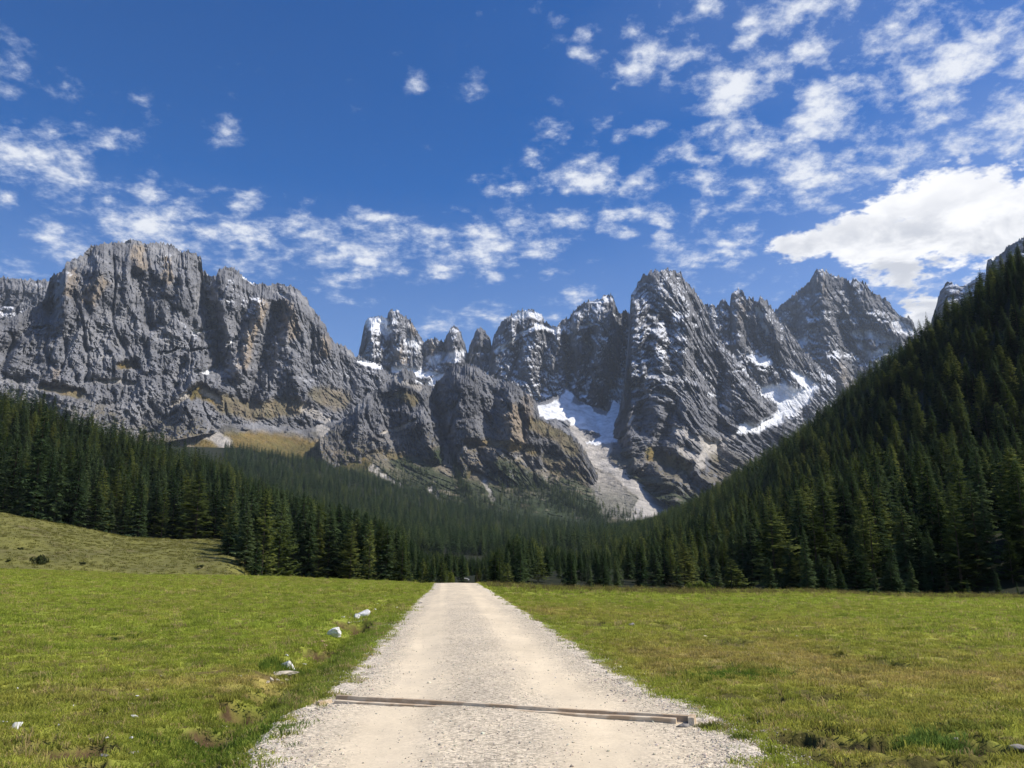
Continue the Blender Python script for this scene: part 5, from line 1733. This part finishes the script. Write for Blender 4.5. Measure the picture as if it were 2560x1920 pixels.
def rock_mat(name, a, b, scale=14.0, dark=(0.10, 0.095, 0.085)):
    m, t, bs = material(name)
    co = t.n('ShaderNodeTexCoord')
    n1 = t.noise(co.outputs['Object'], scale, 6, 0.7)
    n2 = t.noise(co.outputs['Object'], scale * 0.35, 4, 0.6)
    c = t.mix(t.ss(n1.outputs['Fac'], 0.3, 0.7), a, b)
    c = t.mix(t.m('MULTIPLY', t.ss(n2.outputs['Fac'], 0.58, 0.72), 0.6), c, dark)
    t.put(bs.inputs['Base Color'], c)
    bp_ = t.n('ShaderNodeBump'); bp_.inputs['Strength'].default_value = 0.6; bp_.inputs['Distance'].default_value = 0.02
    t.put(bp_.inputs['Height'], n1.outputs['Fac']); t.put(bs.inputs['Normal'], bp_.outputs[0])
    return m


WHITE_R = rock_mat('white_limestone', (0.50, 0.49, 0.46), (0.76, 0.75, 0.72))
CREAM_R = rock_mat('cream_limestone', (0.46, 0.40, 0.31), (0.60, 0.53, 0.42))
GREY_R = rock_mat('grey_limestone', (0.24, 0.22, 0.20), (0.36, 0.33, 0.29))
RED_R = rock_mat('reddish_stone', (0.34, 0.20, 0.13), (0.46, 0.31, 0.22))


def stone(name, label, px_, py_, size, mat, seed, sink=0.25, rot=(0, 0, 0), layered=False, sub=3, cat='stone', group=None, lift=0.0):
    (x, y), = gpts([(px_, py_)])
    for _ in range(8):
        x, y = (0.5 * a_ + 0.5 * float(b_) for a_, b_ in zip((x, y), G(px_, py_, ground_z(x, y))))
    z = ground_z(x, y)
    size = tuple(0.66 * q for q in size); lift *= 0.3; sink = min(sink + 0.1, 0.45)
    me = rock_mesh(seed, size, layered=layered, sub=sub)
    kw = dict(label=label, category=cat)
    if group:
        kw['group'] = group
    return link(name, me, mat, loc=(x, y, z + size[2] * (0.5 - sink) + lift), rot=rot, **kw)


stone('boulder', 'bright white angular boulder resting on a flat slab in the ditch', 727, 1676, (.56, .48, .50), WHITE_R, 5, .22, (0.1, 0.25, .5), cat='boulder', lift=.05)
stone('rock_slab', 'long flat cream slab under the bright white angular boulder', 702, 1690, (1.05, .42, .18), CREAM_R, 8, .30, (0.02, -0.04, .15), cat='slab', lift=.07)
stone('boulder', 'layered white boulder above a patch of reddish rubble', 836, 1594, (.80, .62, .62), WHITE_R, 14, .25, (0, -0.12, .4), layered=True, sub=4, cat='boulder', lift=.10)
stone('boulder', 'rounded long whitish boulder farthest up the ditch', 908, 1545, (.95, .70, .62), WHITE_R, 21, .22, (0.1, -0.3, .5), cat='boulder', lift=.12)
stone('boulder', 'small white boulder leaning on the rounded long boulder', 893, 1549, (.42, .38, .40), WHITE_R, 22, .2, (0, 0, .9), cat='boulder', lift=.12)
stone('stone', 'grey-white flat stone below the rounded long boulder', 899, 1556, (.50, .26, .12), WHITE_R, 25, .3, (0, 0, .2), lift=.05)
stone('stone', 'white rounded stone in the grass at the far left bottom', 45, 1822, (.26, .22, .20), WHITE_R, 31, .3, (0, .1, .6))
stone('stone', 'pale little stone near the white rounded stone, far left bottom edge', 8, 1808, (.16, .14, .10), WHITE_R, 32, .3)
stone('stone', 'cream chunk beside the eroded bank below the flat slab', 675, 1704, (.26, .18, .14), CREAM_R, 33, .25, (0, 0, .3), lift=.03)
stone('stone', 'cream flat stone on the rim of the brown hollow', 641, 1722, (.26, .14, .07), CREAM_R, 34, .2, (0, .2, -.4), lift=.03)
stone('stone', 'small beige stone in the bare patch left of the road', 588, 1792, (.12, .09, .06), CREAM_R, 36, .25)
stone('stone', 'flat beige stone at the lower rim of the bare patch', 555, 1818, (.30, .10, .05), CREAM_R, 37, .25, (0, 0, .1))
stone('stone', 'grey leaf-shaped stone in the lush grass left of the road', 484, 1842, (.17, .12, .09), GREY_R, 38, .2, (.3, 0, .4))
stone('stone', 'grey flat stone near the bottom edge left of the road', 335, 1884, (.20, .12, .06), GREY_R, 39, .2)
stone('stone', 'greyish stone lowest on the left grass by the bottom edge', 262, 1890, (.22, .1, .05), GREY_R, 40, .2, (0, 0, -.5))
stone('stone', 'pale stone with a smaller twin in mid left grass', 336, 1793, (.17, .12, .10), WHITE_R, 41, .3)
stone('stone', 'tiny pale stone above the mid left grass pair', 366, 1727, (.16, .10, .08), CREAM_R, 42, .3)
stone('stone', 'round pale stone uphill of the white angular boulder', 717, 1640, (.15, .13, .12), WHITE_R, 43, .25)
stone('stone', 'pale green-white stone right of the white angular boulder', 760, 1663, (.17, .14, .10), WHITE_R, 44, .3)
stone('stone', 'white stone in grass between the two upper boulders', 857, 1563, (.22, .18, .14), WHITE_R, 45, .3)
stone('stone', 'grey half-buried rock at the right bottom picture edge', 2548, 1876, (.34, .30, .20), GREY_R, 46, .25)
stone('stone', 'tan flat stone in the reddish bare patch at right', 2392, 1848, (.16, .06, .05), CREAM_R, 47, .2, (0, 0, -.9))
stone('stone', 'small white stone in the dark soil strip at right', 2143, 1861, (.07, .05, .05), WHITE_R, 48, .2)
stone('stone', 'pale stone alone in the grass right of the road', 1763, 1593, (.30, .2, .14), CREAM_R, 49, .3)
stone('stone', 'dark stone in the grass right of the road', 1580, 1563, (.36, .28, .22), GREY_R, 50, .3)
stone('stone', 'small pale stone beside the bare patch right of the road', 1995, 1592, (.28, .18, .12), CREAM_R, 51, .3)
stone('stone', 'flat dark stone lying at the left road edge far ahead', 1051, 1508, (.42, .3, .13), GREY_R, 52, .3)
stone('rock_slab', 'rounded grey flagstone in front of the right end of the timber drain', 1708, 1817, (.36, .14, .12), GREY_R, 53, .35, (0, 0, -.05), cat='slab')
stone('stone', 'white pebble-sized stone leftmost of the near left verge', 148, 1815, (.09, .07, .06), WHITE_R, 54, .3)
rrng = np.random.default_rng(77)
def strewn(n_, what, cx, cy, wx_, wy_, s0, s1, mat, seed, group, scale=1.0):
    pts = sorted([(cx + rrng.uniform(-wx_, wx_), cy + rrng.uniform(-wy_, wy_)) for _ in range(n_)])
    for k, (a_, b_) in enumerate(pts):
        stone('stone', '%s %s' % (ORD[k], what), a_, b_, tuple(rrng.uniform(s0, s1, 3) * [1.2, .95, .7]), mat, seed + k, .2, (0, 0, rrng.uniform(0, 6)), sub=2, group=group, lift=.02)


strewn(16, 'reddish rubble stone from left in the hollow below the layered white boulder', 795, 1612, 24, 8, .07, .18, RED_R, 600, 'reddish rubble in the hollow')
strewn(12, 'earthy stone from left in the washed-out patch below the farthest boulder', 893, 1563, 24, 6, .08, .2, CREAM_R, 640, 'earthy stones up the ditch')
strewn(10, 'earthy stone from left in the washed-out ditch below the flat slab', 688, 1704, 32, 8, .05, .12, CREAM_R, 670, 'earthy stones below the slab')
strewn(12, 'tiny pale stone from left lying loose in the near left grass', 330, 1780, 290, 110, .05, .10, WHITE_R, 700, 'tiny pale stones in the left grass')
strewn(8, 'pale stone from left beside the upper ditch near the road', 965, 1508, 30, 20, .12, .22, WHITE_R, 720, 'pale stones beside the upper ditch')

# ------------------------------------------------------------------ timber drain across the road
WOOD_M, _t, _b = material('weathered_larch_timber')
_co = _t.n('ShaderNodeTexCoord')
_gr = _t.noise(_t.vm('MULTIPLY', _co.outputs['Object'], (1.2, 22, 22)), 3.0, 5, 0.65)
_dt = _t.noise(_co.outputs['Object'], 5.0, 5, 0.6)
_c = _t.mix(_gr.outputs['Fac'], (0.34, 0.24, 0.15), (0.54, 0.42, 0.285))
_c = _t.mix(_t.ss(_dt.outputs['Fac'], 0.42, 0.62), _c, (0.64, 0.54, 0.40))
_t.put(_b.inputs['Base Color'], _c)
_bp = _t.n('ShaderNodeBump'); _bp.inputs['Strength'].default_value = 0.5; _bp.inputs['Distance'].default_value = 0.006
_t.put(_bp.inputs['Height'], _gr.outputs['Fac']); _t.put(_b.inputs['Normal'], _bp.outputs[0])

(ax, ay), (bx_, by_) = gpts([(835, 1757), (1722, 1812)])
Ld = math.hypot(bx_ - ax, by_ - ay)
ang = math.atan2(by_ - ay, bx_ - ax)


def beam(name, parent, x0, x1, y0, y1, z0f, z1f, nseg=40, bow=0.0, seed=0):
    """a sawn timber along local x; z0f/z1f give bottom and top height at x"""
    xs = np.linspace(x0, x1, nseg)
    r = np.random.default_rng(seed)
    b = 0.004
    jit = np.cumsum(r.normal(0, 0.0012, nseg)); jit -= np.linspace(jit[0], jit[-1], nseg)
    rows = []
    for q, x in enumerate(xs):
        e = b * (1.5 if q in (0, nseg - 1) else 1)
        z0, z1 = z0f(x), z1f(x) + jit[q]
        j = jit[q] + r.normal(0, .0008)
        rows.append([(x, y0 + j, z0), (x, y1 + j, z0), (x, y1 + j, z1 - e), (x, y1 + j - e, z1), (x, y0 + j + e, z1), (x, y0 + j, z1 - e)])
    V = np.array(rows).reshape(-1, 3)
    f = []
    for q in range(nseg - 1):
        for k in range(6):
            f.append([q * 6 + k, q * 6 + (k + 1) % 6, q * 6 + 6 + (k + 1) % 6, q * 6 + 6 + k])
    f.append([0, 1, 2, 3]); f.append([0, 3, 4, 5])
    o = (nseg - 1) * 6
    f.append([o, o + 3, o + 2, o + 1]); f.append([o, o + 5, o + 4, o + 3])
    me = mesh_from(name, V, np.array(f))
    return link(name, me, WOOD_M, parent=parent)


drain = link('timber_drain', None, loc=(ax, ay, 0.0), rot=(0, 0, ang), label='weathered timber water drain lying across the gravel road', category='drain')
ca_, sa_ = math.cos(ang), math.sin(ang)


def rz_at(x, off=0.0):
    return float(road_z(ax + ca_ * x - sa_ * off, ay + sa_ * x + ca_ * off)) if -0.2 < x < Ld + 0.2 else 0.0


_xs = np.linspace(0, Ld, 12)
_zz = np.array([rz_at(x) for x in _xs])
_fit = np.polyfit(_xs, _zz, 1)
_fit[-1] += 0.020
zr = lambda x: float(np.polyval(_fit, x))
beam('back_rail', drain, 0.0, Ld, 0.035, 0.085, lambda x: zr(x) - 0.06, lambda x: zr(x) + 0.034, seed=1)
beam('front_rail', drain, 0.05, Ld - 0.12, -0.085, -0.015, lambda x: zr(x) - 0.06, lambda x: zr(x) - 0.004 + 0.024 * (x / Ld) ** 2, seed=2)
beam('base_board', drain, 0.02, Ld - 0.02, -0.012, 0.047, lambda x: zr(x) - 0.075, lambda x: zr(x) - 0.03, seed=3)
beam('end_block', drain, Ld + 0.003, Ld + 0.065, -0.095, 0.118, lambda x: zr(Ld) - 0.08, lambda x: zr(Ld) + 0.040, nseg=6, seed=4)
(px0, py0), (px1, py1) = gpts([(797, 1766), (834, 1757)])
link('timber_board', mesh_from('timber_board', np.array([(0, 0, -.02), (.26, 0, -.02), (.26, .05, -.02), (0, .05, -.02), (0.01, 0, .022), (.25, 0.003, .026), (.25, .05, .024), (0.01, .05, .02)]),
     np.array([[0, 3, 2, 1], [4, 5, 6, 7], [0, 1, 5, 4], [1, 2, 6, 5], [2, 3, 7, 6], [3, 0, 4, 7]])), WOOD_M, loc=(px0, py0, ground_z(px0, py0) + .02),
     rot=(0, 0.03, math.atan2(py1 - py0, px1 - px0)), label='short weathered board end left of the timber drain', category='board')

# ------------------------------------------------------------------ little pale sign beyond the crest
PALE_P, _t, _b = material('pale_board')
_b.inputs['Base Color'].default_value = (0.62, 0.60, 0.56, 1)
sgn = P(1166, 1452, 74.0)
sz_ = float(land(sgn[0], sgn[1]))
sg = link('trail_sign', None, loc=(float(sgn[0]), float(sgn[1]), sz_), label='tiny pale sign on thin posts just behind the road crest', category='sign')


def box(name, parent, c, s, mat, rot=(0, 0, 0)):
    v = np.array([(a, b, d) for a in (-.5, .5) for b in (-.5, .5) for d in (-.5, .5)]) * np.array(s)
    f = np.array([[0, 1, 3, 2], [4, 6, 7, 5], [0, 4, 5, 1], [2, 3, 7, 6], [0, 2, 6, 4], [1, 5, 7, 3]])
    me = mesh_from(name, v, f)
    o = link(name, me, mat, parent=parent, loc=c, rot=rot)
    b_ = o.modifiers.new('bevel', 'BEVEL'); b_.width = min(s) * 0.15; b_.segments = 2
    return o


hh = float(P(1166, 1446, math.hypot(sgn[0], sgn[1]))[2]) - sz_
box('post', sg, (-.13, 0, hh / 2 - .1), (.05, .05, hh + .2), BARK_M)
box('post', sg, (.16, 0, hh / 2 - .1), (.05, .05, hh + .2), BARK_M)
box('board', sg, (-.02, -.04, hh), (.36, .03, .07), PALE_P, (0, .18, 0))
box('board', sg, (.20, -.045, hh - .10), (.12, .03, .11), PALE_P)

# ------------------------------------------------------------------ shrubs
LEAF_G = needle_material('shrub_leaves', (0.06, 0.085, 0.018), (0.17, 0.19, 0.045), 0.35)
LEAF_D = needle_material('dark_shrub_leaves', (0.018, 0.026, 0.010), (0.05, 0.06, 0.022), 0.2)


def shrub(px_, py_, d, wid, hei, mat, label, seed, group):
    p = P(px_, py_, d)
    z = float(p[2])
    r = np.random.default_rng(seed)
    e = link('shrub', None, loc=(float(p[0]), float(p[1]), z), label=label, category='shrub', group=group)
    # stems
    ns = 7
    V = []; Fq = []
    for k in range(ns):
        a = r.uniform(0, 6.28); l_ = r.uniform(.5, .9)
        tip = np.array([math.cos(a) * wid * .35, math.sin(a) * wid * .35, hei * l_])
        rr0 = .02 * hei
        for j in range(5):
            t = j / 4
            c = tip * t + np.array([0, 0, 0.1 * hei * math.sin(t * 3)])
            q = rr0 * (1 - .8 * t)
            for s_ in range(4):
                V.append(c + [q * math.cos(s_ * 1.57), q * math.sin(s_ * 1.57), 0])
        o = k * 20
        for j in range(4):
            for s_ in range(4):
                Fq.append([o + j * 4 + s_, o + j * 4 + (s_ + 1) % 4, o + j * 4 + 4 + (s_ + 1) % 4, o + j * 4 + 4 + s_])
    link('stem', mesh_from('stem', np.array(V), np.array(Fq)), BARK_M, parent=e)
    n = 1500
    # leaf sprays through several lobes
    nl = 9
    lc = np.stack([r.uniform(-.38, .38, nl) * wid, r.uniform(-.38, .38, nl) * wid, r.uniform(.25, .72, nl) * hei], -1)
    lr = r.uniform(.16, .3, nl)
    w_ = r.integers(0, nl, n)
    dd = r.normal(size=(n, 3)); dd /= np.linalg.norm(dd, axis=1, keepdims=True)
    rad = lr[w_] * r.uniform(.5, 1.1, n) ** .6
    c = lc[w_] + dd * rad[:, None] * np.array([wid * .8, wid * .8, hei])
    s_ = 0.045 * (wid + hei) * r.uniform(.5, 1.2, n)
    t1 = np.cross(dd, r.normal(size=(n, 3))); t1 /= np.linalg.norm(t1, axis=1, keepdims=True)
    t2 = np.cross(dd, t1) + dd * r.uniform(-.6, .6, (n, 1))
    Vt = np.stack([c - t1 * s_[:, None] * .5, c + t1 * s_[:, None] * .5, c + t2 * s_[:, None]], 1)
    me = mesh_from('foliage', Vt.reshape(-1, 3), np.arange(n * 3).reshape(-1, 3))
    at = me.attributes.new('shade', 'FLOAT', 'POINT')
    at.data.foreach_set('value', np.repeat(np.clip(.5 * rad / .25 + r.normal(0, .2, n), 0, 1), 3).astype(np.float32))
    link('foliage', me, mat, parent=e)


for k, (px_, d, w_, h_, lb) in enumerate([(1715, 84, 2.3, 1.7, 'bright green shrub, leftmost of the row at the meadow edge'),
                                          (1745, 82, 2.4, 1.7, 'bright green shrub in the middle of the row at the meadow edge'),
                                          (1768, 84, 1.7, 1.35, 'bright green shrub, lower right one of the row at the meadow edge'),
                                          (1822, 86, 2.2, 1.6, 'dull olive shrub under the small yellowish larch'),
                                          (1862, 88, 2.6, 1.3, 'dull brownish shrub right of the olive shrub'),
                                          (1685, 88, 2.0, 1.2, 'low dull shrub left of the bright green row')]):
    gx, gy, _q = dirs(px_, 1480)
    zz = float(land(gx * d, gy * d))
    _, py_, _ = proj(np.array([gx * d, gy * d, zz]))
    shrub(px_, float(py_), d, w_, h_, LEAF_G if k < 3 else LEAF_D, lb, 900 + k, 'shrubs along the right meadow edge')
for k, (px_, py_, w_, h_, lb) in enumerate([(96, 1416, 2.2, 1.7, 'dark shrub on the left pasture, the largest one'), (168, 1418, .9, .45, 'low dark shrub right of the largest pasture shrub'),
                                            (50, 1375, .8, .4, 'small dark shrub higher on the left pasture'), (205, 1412, 1.0, .45, 'low dark shrub, second right of the largest pasture shrub'),
                                            (275, 1425, 1.1, .5, 'dark low shrub in the middle of the pasture foot'), (500, 1420, 1.0, .5, 'small dark shrub at the right end of the pasture foot'),
                                            (20, 1405, .8, .4, 'low shrub by the left picture edge on the pasture')]):
    shrub(px_, py_, 131, w_, h_, LEAF_D, lb, 950 + k, 'shrubs on the left pasture')
for k, (px_, d, h_, lb) in enumerate([(1128, 78, 1.0, 'pale little bush left of the sign behind the road crest'), (1195, 74, .5, 'low weed right of the sign behind the road crest')]):
    gx, gy, _q = dirs(px_, 1460)
    zz = float(land(gx * d, gy * d))
    _, py_, _ = proj(np.array([gx * d, gy * d, zz]))
    shrub(px_, float(py_), d, .6, h_ + 1.0, LEAF_G if k == 0 else LEAF_D, lb, 980 + k, 'bushes behind the road crest')

# ------------------------------------------------------------------ the air of the valley
HAZE_M = bpy.data.materials.new('valley_air')
HAZE_M.use_nodes = True
HAZE_M.node_tree.nodes.clear()
_t = NT(HAZE_M.node_tree)
_v = _t.n('ShaderNodeVolumePrincipled')
_v.inputs['Color'].default_value = (0.72, 0.84, 1.0, 1)
_v.inputs['Density'].default_value = 0.000034
_v.inputs['Anisotropy'].default_value = 0.0
_o = _t.n('ShaderNodeOutputMaterial'); _t.put(_o.inputs['Volume'], _v.outputs[0])
lo = np.array([1e9] * 3); hi = -lo
for o in COL.objects:
    if o.type == 'MESH' and o.parent is None and o.get('kind') == 'structure':
        co = np.empty(len(o.data.vertices) * 3, np.float32); o.data.vertices.foreach_get('co', co)
        co = co.reshape(-1, 3); lo = np.minimum(lo, co.min(0)); hi = np.maximum(hi, co.max(0))
lo = lo - [200, 200, 1.0]; hi = hi + [200, 200, 40]
v = np.array([(a, b, c) for a in (lo[0], hi[0]) for b in (lo[1], hi[1]) for c in (lo[2], hi[2])])
f = np.array([[0, 1, 3, 2], [4, 6, 7, 5], [0, 4, 5, 1], [2, 3, 7, 6], [0, 2, 6, 4], [1, 5, 7, 3]])
link('haze', mesh_from('haze', v, f), HAZE_M, kind='stuff', label='thin blue mountain air haze')
